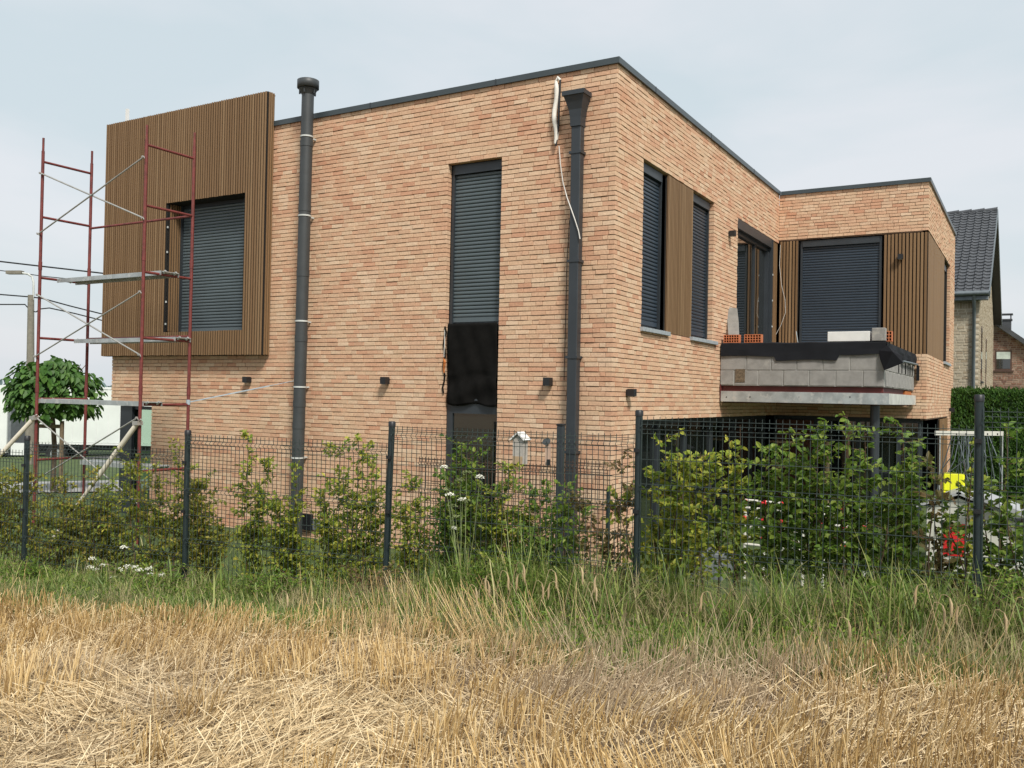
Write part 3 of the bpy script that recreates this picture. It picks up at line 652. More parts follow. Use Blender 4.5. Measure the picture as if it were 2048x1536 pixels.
mb = MB(); mb.box((BX - .08, 7.6, 2.6), (BX - .03, 8.6, 2.68)); mb.build('rusty_bracket', M_RUST, bal)
mb = MB(); mb.tube([(2.56, BY + .26, .0), (2.56, BY + .26, 2.5)], .075, 18); mb.build('column', M_ANTHR, bal)
mb = MB(); mb.box((.02, BY + .12, 2.40), (BX - .1, WY - .02, 2.415)); mb.build('soffit', M_REDWOOD, bal)
# membrane draped over the top
def sheet(name, P, rows, m, parent, th=.006):
    V = [tuple(p) for r_ in P for p in r_]; w = len(P[0])
    Fs = [(j * w + i, j * w + i + 1, (j + 1) * w + i + 1, (j + 1) * w + i) for j in range(len(P) - 1) for i in range(w - 1)]
    o_ = mesh_obj(name, np_mesh(name, V, Fs, False), m, parent); md = o_.modifiers.new('s', 'SOLIDIFY'); md.thickness = th; return o_
def lower(x): return 3.215 + .01 * math.sin(x * 5) - (.075 if .97 < x < 2.02 else 0) + (.02 if x > 2.0 else 0)
xs = np.linspace(.02, BX + .02, 80)
P = [[(x, BY + .3, 3.445) for x in xs], [(x, BY + .02, 3.445 + .006 * math.sin(x * 9)) for x in xs], [(x, BY - .02, 3.43 + .006 * math.sin(x * 9)) for x in xs], [(x, BY - .022 - .004 * math.sin(x * 4.1), (3.43 + lower(x)) / 2) for x in xs], [(x, BY - .022 - .007 * math.sin(x * 5.3 + 1) ** 2, lower(x)) for x in xs]]
sheet('membrane', P, 5, M_MEMB, bal)
ys = np.linspace(BY, WY - .02, 60)
P = [[(BX - .3, y, 3.447) for y in ys], [(BX - .02, y, 3.447) for y in ys], [(BX + .02, y, 3.43) for y in ys], [(BX + .035 + .015 * math.sin(y * 6), y, 3.34) for y in ys], [(BX + .03, y, 3.24 + .012 * math.sin(y * 7)) for y in ys]]
sheet('membrane', P, 5, M_MEMB, bal)
q = [onY(a, b_, BY - d) for (a, b_, d) in ((1757, 701, .02), (1775, 690, .02), (1804, 712, .06), (1806, 726, .10), (1768, 741, .12), (1760, 718, .06))]
c0 = onY(1785, 703, BY - .16)
mb = MB(); mb.add(q + [c0], [(0, 6, 1), (1, 6, 2), (2, 6, 3), (3, 6, 4), (4, 6, 5), (5, 6, 0)]); fo = mb.build('membrane_flap', M_MEMB, bal); md = fo.modifiers.new('s', 'SOLIDIFY'); md.thickness = .006
mb = MB(); mb.tube([(BX + .05, 6.6, 3.20), (BX + .07, 8.7, 3.22)], .022, 8); mb.build('loose_pipe', M_ZINC, bal)
mb = MB(); mb.box((BX + .05, WY - .09, 2.9), (BX + .1, WY - .03, 3.2)); mb.build('membrane_strip', M_MEMB, bal)

# things lying on the balcony wall
TZ = 3.455
def hollow(x0, label, y0=BY + .02, w=.28, h=.145, d=.12, g='hollow terracotta bricks on the balcony wall'):
    t_ = thing('hollow_brick', (x0 + w / 2, y0 + d / 2, TZ), label, 'brick', g)
    cols = 6; rows = 3; mb = MB(); e = .012; xs = np.linspace(x0 + e / 2, x0 + w - e / 2, cols + 1); zs = np.linspace(TZ + e / 2, TZ + h - e / 2, rows + 1)
    for xx in xs: mb.box((xx - e / 2, y0, TZ), (xx + e / 2, y0 + d, TZ + h))
    for z_ in zs: mb.box((x0 + .001, y0 + .001, z_ - e / 2), (x0 + w - .001, y0 + d - .001, z_ + e / 2))
    mb.build('body', M_HOLLOW, t_)
    mb = MB(); mb.box((x0 + .01, y0 + d * .7, TZ + .01), (x0 + w - .01, y0 + d * .75, TZ + h - .01)); mb.build('core', M_BLACK, t_)
hollow(.05, 'hollow terracotta brick standing below the leaning grey board')
hollow(.42, 'hollow terracotta brick, right one of the pair on the black membrane', w=.30)
hollow(2.56, 'hollow terracotta brick half hidden behind the grey block at the balcony corner', y0=BY + .16, w=.26, h=.17)
sb = MB(); sb.bbox((1.83, BY + .02, TZ), (2.50, BY + .20, TZ + .165), .006); o_ = sb.build('aerated_block', M_WHITEB); tag(o_, 'long white aerated concrete block lying on the balcony wall', 'block')
sb = MB(); sb.bbox((2.53, BY - .0, TZ), (2.74, BY + .15, TZ + .215), .008); o_ = sb.build('grey_block', M_BLOCK); tag(o_, 'small grey concrete block standing on end at the balcony corner', 'block')
a, b_, c_, d_ = [onY(*p) for p in ((1451, 614, BY + .5), (1474, 617, BY + .5), (1478, 672, BY + .18), (1457, 672, BY + .18))]
sb = MB(); e = np.array([.0, .014, .004]); mid1 = (a + d_) / 2 + np.array([-.0, .03, 0]); mid2 = (b_ + c_) / 2 + np.array([0, .03, 0])
sb.add([a, b_, mid2, c_, d_, mid1] + [p + e for p in (a, b_, mid2, c_, d_, mid1)], [(0, 1, 2, 5), (5, 2, 3, 4), (6, 11, 8, 7), (11, 10, 9, 8), (0, 6, 7, 1), (1, 7, 8, 2), (2, 8, 9, 3), (3, 9, 10, 4), (4, 10, 11, 5), (5, 11, 6, 0)])
tag(sb.build('leaning_board', M_SLATE), 'bent grey board leaning on the wall beside the terrace door', 'board')
mb = MB(); mb.tube([onY(1592, 662, BY + .3), onY(1596, 688, BY + .25)], .008, 5); tag(mb.build('steel_rod', M_GALV), 'thin bent rod sticking up in front of the wide shutter', 'rod')

# ------------------------------------------------------------------ scaffold
sc = thing('scaffold', (-8.2, -1.5, 0), 'dark red tubular scaffold tower with galvanised planks by the timber box', 'scaffold')
AX, CX, YF, YB = -9.57, -6.93, -2.0, -1.1
def zbase(x, y): return float(ground(x, y))
RUNG = [2.22, 3.24, 4.25, 5.27, 6.20]
for (x, y, top) in ((AX, YF, 6.62), (AX, YB, 6.62), (CX, YF, 6.48), (CX, YB, 6.60)):
    mb = MB(); mb.tube([(x, y, zbase(x, y)), (x, y, top - .22)], .026, 10); mb.tube([(x, y, top - .22), (x, y, top)], .019, 8)
    for z in (2.35, 4.4): mb.tube([(x, y, z), (x, y, z + .14)], .031, 10)
    mb.build('upright', M_SCAF, sc)
for x, dz in ((AX, .02), (CX, -.02)):
    for z in [1.2] + RUNG: mb = MB(); mb.tube([(x, YF, z + dz), (x, YB, z + dz)], .021, 8); mb.build('rung', M_SCAF, sc)
for z in (1.15, 3.30, 5.25): mb = MB(); mb.tube([(AX, YB, z), (CX, YB, z)], .02, 8); mb.build('ledger', M_SCAF, sc)
for (a, b_) in (((AX, YF - .03, 6.02), (CX, YF - .03, 5.05)), ((AX, YF - .045, 5.0), (CX, YF - .045, 5.98)), ((AX, YF - .03, 3.98), (CX, YF - .03, 2.96)), ((AX, YF - .045, 2.95), (CX, YF - .045, 3.92)),
                ((AX, YF - .03, 1.95), (CX + .0, YF - .03, .72)), ((AX, YF - .045, .85), (CX, YF - .045, 2.0))):
    mb = MB(); mb.tube([a, b_], .013, 6); mb.build('diagonal_brace', M_BRACE, sc)
    for p in (a, b_): mb = MB(); mb.tube([p, (p[0] + .0, p[1] - .03, p[2])], .018, 6); mb.tube([p, (p[0] + .05, p[1] - .02, p[2] - .03)], .008, 5); mb.build('brace_hook', M_BRACE, sc)
def plank(x0, x1, y0, y1, z, label):
    t_ = thing('scaffold_plank', ((x0 + x1) / 2, (y0 + y1) / 2, z), label, 'plank', 'galvanised scaffold planks')
    mb = MB(); mb.box((x0, y0, z), (x1, y1, z + .012)); mb.box((x0, y0 - .002, z - .055), (x1, y0 + .004, z + .014)); mb.box((x0, y1 - .004, z - .055), (x1, y1 + .002, z + .014)); mb.build('deck', M_GALV, t_)
    for xx in (x0 - .03, x1 - .02):
        for yy in (y0 + .06, y1 - .08): mb = MB(); mb.tube([(xx, yy, z - .02), (xx + .05, yy, z + .015)], .02, 6); mb.build('hook', M_GALV, t_)
plank(AX + .04, CX + .05, -1.72, -1.38, 4.27, 'galvanised scaffold plank, topmost of the four, in front of the timber slats')
plank(AX + .10, CX + .05, -1.42, -1.12, 3.26, 'galvanised scaffold plank, second from the top, level with the box underside')
plank(AX + .0, CX + .05, -1.98, -1.64, 2.23, 'galvanised scaffold plank, third from the top, crossing in front of the tree')
plank(AX + .7, CX - .12, -1.66, -1.34, 1.22, 'galvanised scaffold plank, lowest one, behind the mesh fence')
def foot(px, py):
    y = -2.2
    while y > -4.2 and onY(px, py, y)[2] < float(ground(*onY(px, py, y)[:2])): y -= .02
    return tuple(onY(px, py, y)[:2])
for (x, sgn, lab, e) in ((AX, -1, 'pale scaffold prop leaning out from the left end of the scaffold', (-10.9, -2.9)), (CX, -1, 'long pale scaffold prop clamped to the right front upright', foot(106, 1076))):
    p0 = np.array([x, YF - .04, 1.92]); p1 = np.array([e[0], e[1], zbase(*e)]) ; t_ = thing('scaffold_prop', p1, lab, 'prop')
    mid = p0 * .55 + p1 * .45
    mb = MB(); mb.tube([p0, mid], .038, 10); mb.build('outer_tube', M_PROP, t_); mb = MB(); mb.tube([mid, p1], .028, 8); mb.build('inner_tube', M_PROP, t_)
    mb = MB(); mb.obox(p0 + np.array([0, 0, .0]), [(1, 0, 0), (0, 1, 0), (0, 0, 1)], (.06, .05, .03)); mb.tube([p0, p0 + np.array([.10, -.02, .06])], .012, 6); mb.build('coupler', M_BRACE, t_)
mb = MB(); p1 = (-5.47, -.22, 2.62); p0 = (CX, YB, 2.24); mb.obox((np.array(p0) * .62 + np.array(p1) * .38), [np.array(p1) - np.array(p0), (0, 1, 0), (-.3, 0, 1)], (np.linalg.norm(np.array(p1) - np.array(p0)) * .38, .003, .009)); mb.tube([p0, p1], .005, 5); mb.tube([(CX, YB, 2.2), (CX, YB, 2.28)], .034, 8)
tag(mb.build('ratchet_strap', M_STRAP), 'grey blue strap tying the scaffold to the flue pipe', 'strap')

# ------------------------------------------------------------------ left background: pole, wires, truck, tree
tp = at(62, 590, 38); bp_ = at(58, 1000, 38)
pl = thing('utility_pole', (bp_[0], bp_[1], -1.3), 'weathered concrete utility pole left of the scaffold', 'utility pole')
mb = MB(); mb.tube([(bp_[0], bp_[1], -1.6), (tp[0], tp[1], tp[2])], [.21, .125], 10); mb.build('pole', M_CONC, pl)
mb = MB(); pts = [at(*p, 38) for p in ((66, 600), (67, 585), (67, 565), (64, 553), (56, 548), (44, 546), (32, 545))]; mb.tube(pts, .045, 8); mb.build('lamp_arm', M_CLAMP, pl)
mb = MB(); p = at(30, 545, 38); mb.obox(p, [R_, F_, U_], (.32, .14, .07)); mb.build('lamp_head', M_CONC, pl)
lab = ['overhead cable running from the left edge across behind the scaffold, topmost', 'thin overhead cable reaching the street lamp arm', 'overhead cable fixed near the head of the utility pole', 'lowest overhead cable curling round the utility pole']
for k, pts in enumerate([((-60, 518, 39), (0, 523, 39), (60, 530, 39), (130, 538, 39.3), (200, 546, 39.6), (250, 552, 40)), ((-60, 536, 38), (0, 541, 38), (40, 546, 38), (90, 553, 38), (160, 560, 39), (230, 566, 39)),
                         ((-60, 585, 38), (0, 589, 38), (62, 594, 38), (85, 597, 38), (140, 612, 39), (200, 627, 40), (240, 636, 41)), ((-60, 610, 38), (0, 609, 38), (50, 609, 38), (62, 622, 38), (72, 624, 38), (80, 618, 38), (99, 616, 38), (150, 627, 39), (240, 650, 40)),]):
    mb = MB(); mb.tube([at(*p) for p in pts], (.035, .02, .03, .028)[k], 5); o_ = mb.build('overhead_cable', M_CUBE); tag(o_, lab[k], 'cable')

TD = RD; tq = at(0, 770, 45.5)[:2]
def tpt(a, s, z): return np.array([tq[0] + TD[0] * a - TD[1] * s, tq[1] + TD[1] * a + TD[0] * s, z])    # along, across (away), height
tk = thing('truck', tpt(2, 1.2, -1.45), 'white articulated truck parked on the road behind the young tree', 'truck')
A3 = [np.array([TD[0], TD[1], 0]), np.array([-TD[1], TD[0], 0]), np.array([0, 0, 1])]
def tbox(mb, a0, a1, s0, s1, z0, z1): mb.obox(tpt((a0 + a1) / 2, (s0 + s1) / 2, (z0 + z1) / 2), A3, (abs(a1 - a0) / 2, abs(s1 - s0) / 2, abs(z1 - z0) / 2))
mb = MB(); tbox(mb, 1.6, 14.6, 0, 2.5, -.35, 2.47); tr_ = mb.build('trailer', M_TRAIL, tk)
mb = MB()
for k in range(22): a = 1.9 + k * .6; tbox(mb, a, a + .05, -.02, -.0005, -.3, 2.35)
tbox(mb, 1.6, 14.6, -.03, -.001, 2.36, 2.46); tbox(mb, 1.6, 14.6, -.03, -.001, -.46, -.36); mb.build('rib', M_TRUCK, tr_)
mb = MB(); tbox(mb, 2.6, 14.4, .3, 2.2, -.75, -.36); tbox(mb, -2, 2.4, .3, 2.2, -.95, -.6); mb.build('chassis', M_CHASSIS, tk)
mb = MB(); P = [tpt(a, 0, z) for a, z in ((-2.4, -.95), (-2.4, .4), (-2.15, 1.5), (-1.6, 2.0), (-.5, 2.45), (.4, 2.5), (.4, -.95))]
mb.prism(P, 0, 0, A3[1] * 2.45); cab = mb.build('cab', M_TRUCK, tk)
mb = MB(); tbox(mb, -1.9, -.75, -.01, -.0005, .35, 1.35); mb.build('side_window', M_DGLASS, cab)
mb = MB(); tbox(mb, .41, .55, .1, 2.4, -.8, 2.3); mb.build('air_deflector', M_PVC, cab)
mb = MB(); tbox(mb, -.35, -.22, -.03, -.001, -.7, 1.3); mb.build('door_pillar', M_CUBE, cab)
for a in (-1.35, 2.9, 10.6, 11.9, 13.2):
    for s in (.15, 2.35):
        mb = MB(); c = tpt(a, s, -.95); mb.tube([c - A3[1] * .15, c + A3[1] * .15], .5, 22); w_ = mb.build('wheel', M_TYRE, tk)
        mb = MB(); mb.tube([c - A3[1] * .16, c - A3[1] * .1], .27, 16); mb.tube([c - A3[1] * .18, c - A3[1] * .15], .1, 10); mb.build('rim', M_GALV, w_)
mb = MB(); tbox(mb, .6, 1.9, .05, .4, -1.05, -.45); mb.build('fuel_tank', M_TRUCK, tk)

# generic leaves -----------------------------------------------------------------------------------------------------------------
def nrm(a): return a / (np.linalg.norm(a, axis=-1, keepdims=True) + 1e-9)
LEAF_T = np.array([(0, 1, 2), (0, 2, 3), (0, 3, 4), (0, 4, 5)])
def leaves(P, D, Nn, Ln, Wd, fold=.18, droop=.15):
    n = len(P); D = nrm(D); S = nrm(np.cross(D, Nn)); Nn = np.cross(S, D); Ln = Ln[:, None]; Wd = Wd[:, None]
    V = np.stack([P, P + D * Ln * .3 + S * Wd * .46 + Nn * Wd * fold, P + D * Ln * .7 + S * Wd * .36 + Nn * (Wd * fold - Ln * droop * .5), P + D * Ln - Nn * Ln * droop, P + D * Ln * .7 - S * Wd * .36 + Nn * (Wd * fold - Ln * droop * .5), P + D * Ln * .3 - S * Wd * .46 + Nn * Wd * fold], 1)
    Fc = (np.arange(n) * 6)[:, None, None] + LEAF_T[None]
    return V.reshape(-1, 3), Fc.reshape(-1, 3)
def rdir(n, up=0.0): v = rng.normal(size=(n, 3)); v[:, 2] += up; return nrm(v)

# catalpa ball tree
tc_ = at(105, 770, 22); tb_ = at(105, 1010, 22); tz = float(ground(tb_[0], tb_[1]))
ct = thing('catalpa_tree', (tb_[0], tb_[1], tz), 'young ball-crowned tree with big heart-shaped leaves left of the house', 'tree')
mb = MB(); mb.tube([(tb_[0], tb_[1], tz), (tb_[0] + .02, tb_[1], 1.0), (tc_[0], tc_[1], 2.0)], [.07, .06, .05], 9)
for k in range(12):
    a = k * 2.4; r_ = .75; mb.tube([(tc_[0], tc_[1], 1.85), (tc_[0] + r_ * .5 * math.cos(a), tc_[1] + r_ * .5 * math.sin(a), 2.3 + .1 * (k % 3)), (tc_[0] + r_ * math.cos(a), tc_[1] + r_ * math.sin(a), 2.5 + .25 * (k % 3))], [.03, .02, .008], 5)
mb.build('trunk', M_BARK, ct)
n = 1700; d = rdir(n, .15); d[:, 2] = np.where(d[:, 2] < -.75, -d[:, 2], d[:, 2]); rr = (.55 + .5 * rng.random(n) ** .6)
P = np.array([tc_[0], tc_[1], 2.28]) + d * rr[:, None] * np.array([.98, .98, .80]) * (1 + .12 * np.sin(d[:, :1] * 7 + d[:, 1:2] * 5))
D = nrm(d * np.array([1, 1, .2]) + np.array([0, 0, -.75]) + rng.normal(size=(n, 3)) * .3); Nn = nrm(d + np.array([0, 0, .6]) + rng.normal(size=(n, 3)) * .25)
V, Fc = leaves(P, D, Nn, rng.uniform(.12, .23, n), rng.uniform(.10, .19, n), .15, .25); mesh_obj('crown', np_mesh('crown', V, Fc), M_LEAF_C, ct)
st = thing('stake_frame', (tb_[0], tb_[1], tz), 'wooden stake frame with a cross rail supporting the young tree', 'tree stakes')
for px in (74, 124): p = at(px, 850, 21.6); q = at(px - 4, 1030, 21.6); mb = MB(); mb.tube([(q[0], q[1], float(ground(q[0], q[1])) - .1), (p[0], p[1], at(px, 842 if px > 100 else 846, 21.6)[2])], .05, 8); mb.build('stake', M_STAKE, st)
mb = MB(); p = at(72, 852, 21.6); q = at(126, 853, 21.6); mb.obox((p + q) / 2, [q - p, (0, 1, 0), (0, 0, 1)], (np.linalg.norm(q - p) / 2, .02, .045)); mb.build('rail', M_STAKE, st)

# far treeline
n = 5200; ang = rng.uniform(-.62, .25, n); dd = rng.uniform(430, 520, n)
X = CAM[0] + dd * np.sin(-.528 + ang); Y = CAM[1] + dd * np.cos(-.528 + ang); hh = 6.0 + 5 * vnoise(ang * 60, ang * 0, 1, 5) + 2.5 * vnoise(ang * 300, ang * 0, 1, 6)
Z = ground(X, Y) + rng.random(n) ** .7 * hh; V, Fc = leaves(np.stack([X, Y, Z], 1), rdir(n), rdir(n), rng.uniform(3, 6, n), rng.uniform(3, 5, n))
tag(mesh_obj('treeline', np_mesh('treeline', V, Fc), simple('far_trees', (.10, .145, .14), .9, var=.3, scale=.05)), 'hazy line of distant trees on the horizon', 'treeline', kind='stuff')

# ------------------------------------------------------------------ right background: neighbour houses, hedge
nb = thing('neighbour_house', (0, 26, 0), 'cream brick house with a dark tiled roof behind the wing', 'house')
NX, NY0, NYR, NY1 = 3.31, 20.5, 26.0, 31.5; NZE, NZR = 5.85, 9.25
mb = MB(); mb.box((-6, NY0 + .012, -.3), (NX - .012, NY1, NZE)); mb.prism([(NX - .012, NY0 + .1, NZE), (NX - .012, NY1, NZE), (NX - .012, NYR, NZR - .1)], 0, 0, (-9, 0, 0)); nw = mb.build('wall', M_CREAMJ, nb)
NB = lay(1.6, NX, 2.0, NZE - .42, [], (0, .1), (0, .1), course=.088, bh=.072, lens=(.21, .21, .21), joint=.014, seed=31)
r = random.Random(5); ncache = {}
for (a, b_, z) in NB:
    k_ = round((b_ - a) / .01)
    if k_ not in ncache: P, fs = brick_geo(-k_ * .005, k_ * .005, 0, .072, .1, (0, 0, 0), (1, 0, 0), (0, -1, 0), r); me = bpy.data.meshes.new('brick'); me.from_pydata([tuple(p) for p in P], [], fs); me.materials.append(M_CREAMB); ncache[k_] = me
    mesh_obj('brick', ncache[k_], None, nw, ((a + b_) / 2, NY0, z))
sol = MB()
for i in range(24): sol.box((NX - .075 - i * .078, NY0 - .002, NZE - .40), (NX - .012 - i * .078, NY0 + .1, NZE - .20))
tag(sol.build('soldier_course', M_CREAMB, nw), kind='stuff')
brick_mass('gable_brickwork', [b for b in lay(NY0, NY1, 1.9, NZR - .3, [(21.9, 22.6, 3.2, 5.0), (25.0, 25.6, 3.0, 4.8)], (.1, 0), (0, 0), course=.088, bh=.072, lens=(.21,), joint=.014, seed=32) if b[2] < NZE - .1 or abs((b[0] + b[1]) / 2 - NYR) < (NZR - .3 - b[2]) / (NZR - NZE) * 5.5], (NX, 0, 0), (0, 1, 0), (1, 0, 0), M_CREAMB, nw, bh=.072, seed=33)
for (a, b_, c, d) in ((21.9, 22.6, 3.2, 5.0), (25.0, 25.6, 3.0, 4.8)):
    mb = MB(); mb.box((NX - .02, a, c), (NX + .005, b_, d)); w_ = mb.build('window', M_WFRAME, nb)
    mb = MB(); mb.box((NX + .006, a + .07, c + .07), (NX + .009, b_ - .07, d - .07)); mb.build('pane', M_DGLASS, w_); mb = MB(); mb.box((NX, a - .05, c - .06), (NX + .06, b_ + .05, c)); mb.build('sill', M_CHASSIS, w_)
OV = .28
sl = np.array([0, NYR - NY0 + .35, NZR - NZE + .22]); sln = sl / np.linalg.norm(sl); up = np.array([0, -sln[2], sln[1]])
e0 = np.array([0, NY0 - .35, NZE + .06])
mb = MB(); mb.obox(e0 + sl / 2 + np.array([NX + OV - 4.5, 0, 0]) - up * .09, [(1, 0, 0), sln, up], (4.5, np.linalg.norm(sl) / 2, .06))
sl2 = np.array([0, NY1 - NYR + .35, -(NZR - NZE + .22)]); up2 = np.array([0, -sl2[2], sl2[1]]); up2 = up2 / np.linalg.norm(up2)
mb.obox(np.array([NX + OV - 4.5, NYR, NZR + .28]) + sl2 / 2 - up2 * .09, [(1, 0, 0), sl2, up2], (4.5, np.linalg.norm(sl2) / 2, .06)); rf = mb.build('roof', M_ANTHR, nb)
# tiles: interlocking, curved top with a roll on the left side
tw, tl = .235, .245; prof = [(0, .0), (.02, .030), (.05, .036), (.075, .012), (.12, .0), (.18, .002), (.235, .014)]
def tile_mesh():
    V = []; Fs = []
    for v in (0, 1):
        for (u_, h_) in prof: V.append(np.array([u_, 0, 0]) + sln * (v * (tl + .03)) + up * (h_ + (.030 if v == 0 else 0)))
    for (u_, h_) in prof: V.append(np.array([u_, 0, 0]) + up * (h_ - .012))
    w = len(prof)
    for i in range(w - 1): Fs.append((i, i + 1, w + i + 1, w + i)); Fs.append((2 * w + i, 2 * w + i + 1, i + 1, i))
    me = bpy.data.meshes.new('roof_tile'); me.from_pydata([tuple(p) for p in V], [], Fs); me.materials.append(M_FAR_TILE); return me
tm = tile_mesh(); nrows = int(np.linalg.norm(sl) / tl)
tilemat_far = []
for i in range(nrows):
    for j in range(26):
        p = e0 + sln * (tl * i) + np.array([NX + OV - tw * (j + 1), 0, 0]) + up * random.uniform(-.002, .003)
        if j < 9 and nrows * 9 <= 300 or j < 8: mesh_obj('roof_tile', tm, None, rf, p)
        else: tilemat_far.append(p)
V = []; Fs = []
tv = np.array([v.co for v in tm.vertices]); tf = np.array([list(p.vertices) for p in tm.polygons])
tag(mesh_obj('roof_tiling', np_mesh('roof_tiling', np.concatenate([tv + p for p in tilemat_far]), np.concatenate([tf + k * len(tv) for k in range(len(tilemat_far))])), M_FAR_TILE, rf), kind='stuff')
rp = np.array([NX + OV, NYR, NZR + .27])
for k in range(14): mb = MB(); a = rp + np.array([-.42 * k, 0, 0]); mb.tube([a + (0, 0, .01), a + (-.05, 0, .012), a + (-.42, 0, -.012)], [.115, .10, .09], 10); mb.build('ridge_tile', M_FAR_TILE, rf)
mb = MB(); mb.obox(e0 + sl / 2 + np.array([NX + OV + .012, 0, 0]) - up * .1, [(1, 0, 0), sln, up], (.012, np.linalg.norm(sl) / 2, .12)); mb.obox(np.array([NX + OV + .012, NYR, NZR + .28]) + sl2 / 2 - up2 * .1, [(1, 0, 0), sl2, up2], (.012, np.linalg.norm(sl2) / 2, .12)); mb.build('verge_board', M_ZINC, rf)
mb = MB(); mb.tube([(-5, NY0 - .38, NZE + .03), (NX + OV, NY0 - .38, NZE + .03)], .075, 10); mb.box((-5, NY0 - .32, NZE - .17), (NX + OV - .02, NY0 - .02, NZE - .05)); gt = mb.build('gutter', M_ZINC, nb)
mb = MB(); xg = onY(1948, 650, NY0 - .08)[0]; mb.tube([(xg, NY0 - .36, NZE), (xg, NY0 - .3, NZE - .2), (xg, NY0 - .08, NZE - .42), (xg, NY0 - .08, 0)], .05, 10); mb.build('downpipe', M_ZINC, gt)

rh = thing('red_house', (6, 36, 0), 'brown brick house gable with a chimney at the right edge', 'house')
RY = 32.2; mb = MB(); apex = (3.0, 6.15); P = [(1.0, RY, -.5), (8.0, RY, -.5), (8.0, RY, 2.2), (3.0, RY, 6.1), (1.0, RY, 6.1)]; mb.prism(P, 0, 0, (0, 6, 0)); rw = mb.build('wall', M_REDJ, rh)
brick_mass('brickwork', [b for b in lay(2.9, 6.2, 2.2, 6.0, [(3.35, 3.98, 3.9, 4.74)], course=.085, bh=.066, lens=(.2, .2, .1), joint=.012, seed=41) if b[2] < 6.05 - (b[1] - 3.0) * .78], (0, RY - .012, 0), (1, 0, 0), (0, -1, 0), M_REDB, rw, bh=.066, bd=.03, seed=42)
mb = MB(); d_ = np.array([5.0, 0, -3.9]); mb.obox(np.array([3.0, RY + 2.8, 6.2]) + d_ / 2, [d_, (0, 1, 0), (3.9, 0, 5)], (np.linalg.norm(d_) / 2, 3.1, .09)); rr_ = mb.build('roof', M_FAR_TILE, rh)
mb = MB(); mb.box((3.5, RY + .8, 5.0), (3.92, RY + 1.3, 6.13)); mb.box((3.46, RY + .76, 6.08), (3.96, RY + 1.34, 6.14)); ch = mb.build('chimney', M_FAR_TILE, rr_)
mb = MB(); mb.box((3.44, RY + .74, 6.33), (3.98, RY + 1.36, 6.37))
for xx in (3.5, 3.88): mb.box((xx, RY + .8, 6.14), (xx + .05, RY + .85, 6.33))
mb.build('chimney_cap', M_FAR_TILE, rr_)
mb = MB(); mb.box((3.35, RY - .01, 3.9), (3.98, RY + .02, 4.74)); w_ = mb.build('window', M_WFRAME, rh)
mb = MB(); mb.box((3.41, RY - .014, 3.97), (3.92, RY - .012, 4.68)); mb.build('pane', M_DGLASS, w_); mb = MB(); mb.box((3.41, RY - .020, 4.38), (3.92, RY - .016, 4.68)); mb.build('blind', M_BLIND, w_); mb = MB(); mb.box((3.28, RY - .06, 3.84), (4.05, RY + .02, 3.9)); mb.build('sill', M_WFRAME, w_)

hd = thing('hedge', (6, 15.6, 0), 'tall dense dark green clipped hedge behind the wing', 'hedge')
n = 30000; X = rng.uniform(2.95, 8.5, n); side = rng.random(n); Z = np.where(side < .75, rng.uniform(.1, 2.78, n), 2.72 + rng.normal(size=n) * .05); Y = np.where(side < .75, 15.0 - rng.random(n) * .16 - .12 * vnoise(X, Z, .35, 8), rng.uniform(14.9, 16, n))
V, Fc = leaves(np.stack([X, Y, Z], 1), nrm(np.stack([rng.normal(size=n) * .6, -np.abs(rng.normal(size=n)) * .5, np.ones(n) * .9], 1)), nrm(np.stack([rng.normal(size=n) * .5, -np.ones(n), rng.normal(size=n) * .5 + .4], 1)), rng.uniform(.06, .11, n), rng.uniform(.03, .05, n))
mesh_obj('foliage', np_mesh('foliage', V, Fc), M_LEAF_H, hd)
mb = MB(); mb.box((3.0, 15.05, 0), (8.5, 16, 2.66)); mb.build('dark_core', simple('hedge_inside', (.010, .020, .006), .95), hd)  # solid near-black box: shade inside the hedge put into its colour

# ------------------------------------------------------------------ garden things behind the fence
def gp(px, py, d): p = at(px, py, d); return np.array([p[0], p[1], 0]) , p
base, p = gp(1912, 1040, 12.7); z0 = .08
ty = thing('toy_house', (base[0], base[1], z0), 'small white plastic playhouse with a red door and grey roof behind the fence', 'playhouse')
mb = MB(); x0, x1, y0, y1 = base[0] - .38, base[0] + .45, base[1], base[1] + .9; mb.prism([(x0, y0, z0), (x1, y0, z0), (x1, y0, .95), ((x0 + x1) / 2, y0, 1.12), (x0, y0, .95)], 0, 0, (0, .9, 0)); mb.build('walls', M_WHITEP, ty)
mb = MB(); mb.bbox((base[0] - .16, y0 - .02, .30), (base[0] + .12, y0, .76), .006); dr = mb.build('door', M_REDP, ty)
mb = MB(); mb.bbox((base[0] - .09, y0 - .045, .36), (base[0] + .05, y0 - .02, .66), .01); mb.build('door_panel', M_REDP, dr)
mb = MB(); xm = (x0 + x1) / 2
for sgn in (-1, 1): mb.obox(np.array([xm + sgn * .26, (y0 + y1) / 2, 1.09]), [(1, 0, -.40 * sgn), (0, 1, 0), (.40 * sgn, 0, 1)], (.31, .52, .02))
mb.build('roof', M_ROOFP, ty)
base, p = gp(2040, 1040, 12.2); mb = MB(); bx_ = thing('storage_box', (base[0], base[1], .08), 'white garden storage box with a sloping grey lid at the right edge', 'storage box')
mb.bbox((base[0] - .45, base[1], .06), (base[0] + .6, base[1] + .7, .85), .01); mb.build('body', M_WHITEP, bx_); mb = MB(); mb.obox((base[0] + .05, base[1] + .3, .98), [(1, 0, -.35), (0, 1, 0), (.35, 0, 1)], (.62, .46, .03)); mb.build('lid', M_ROOFP, bx_)
p = at(1915, 968, 13.6); yl = thing('yellow_seat', p, 'bright yellow plastic seat behind the leaves next to the playhouse', 'seat')
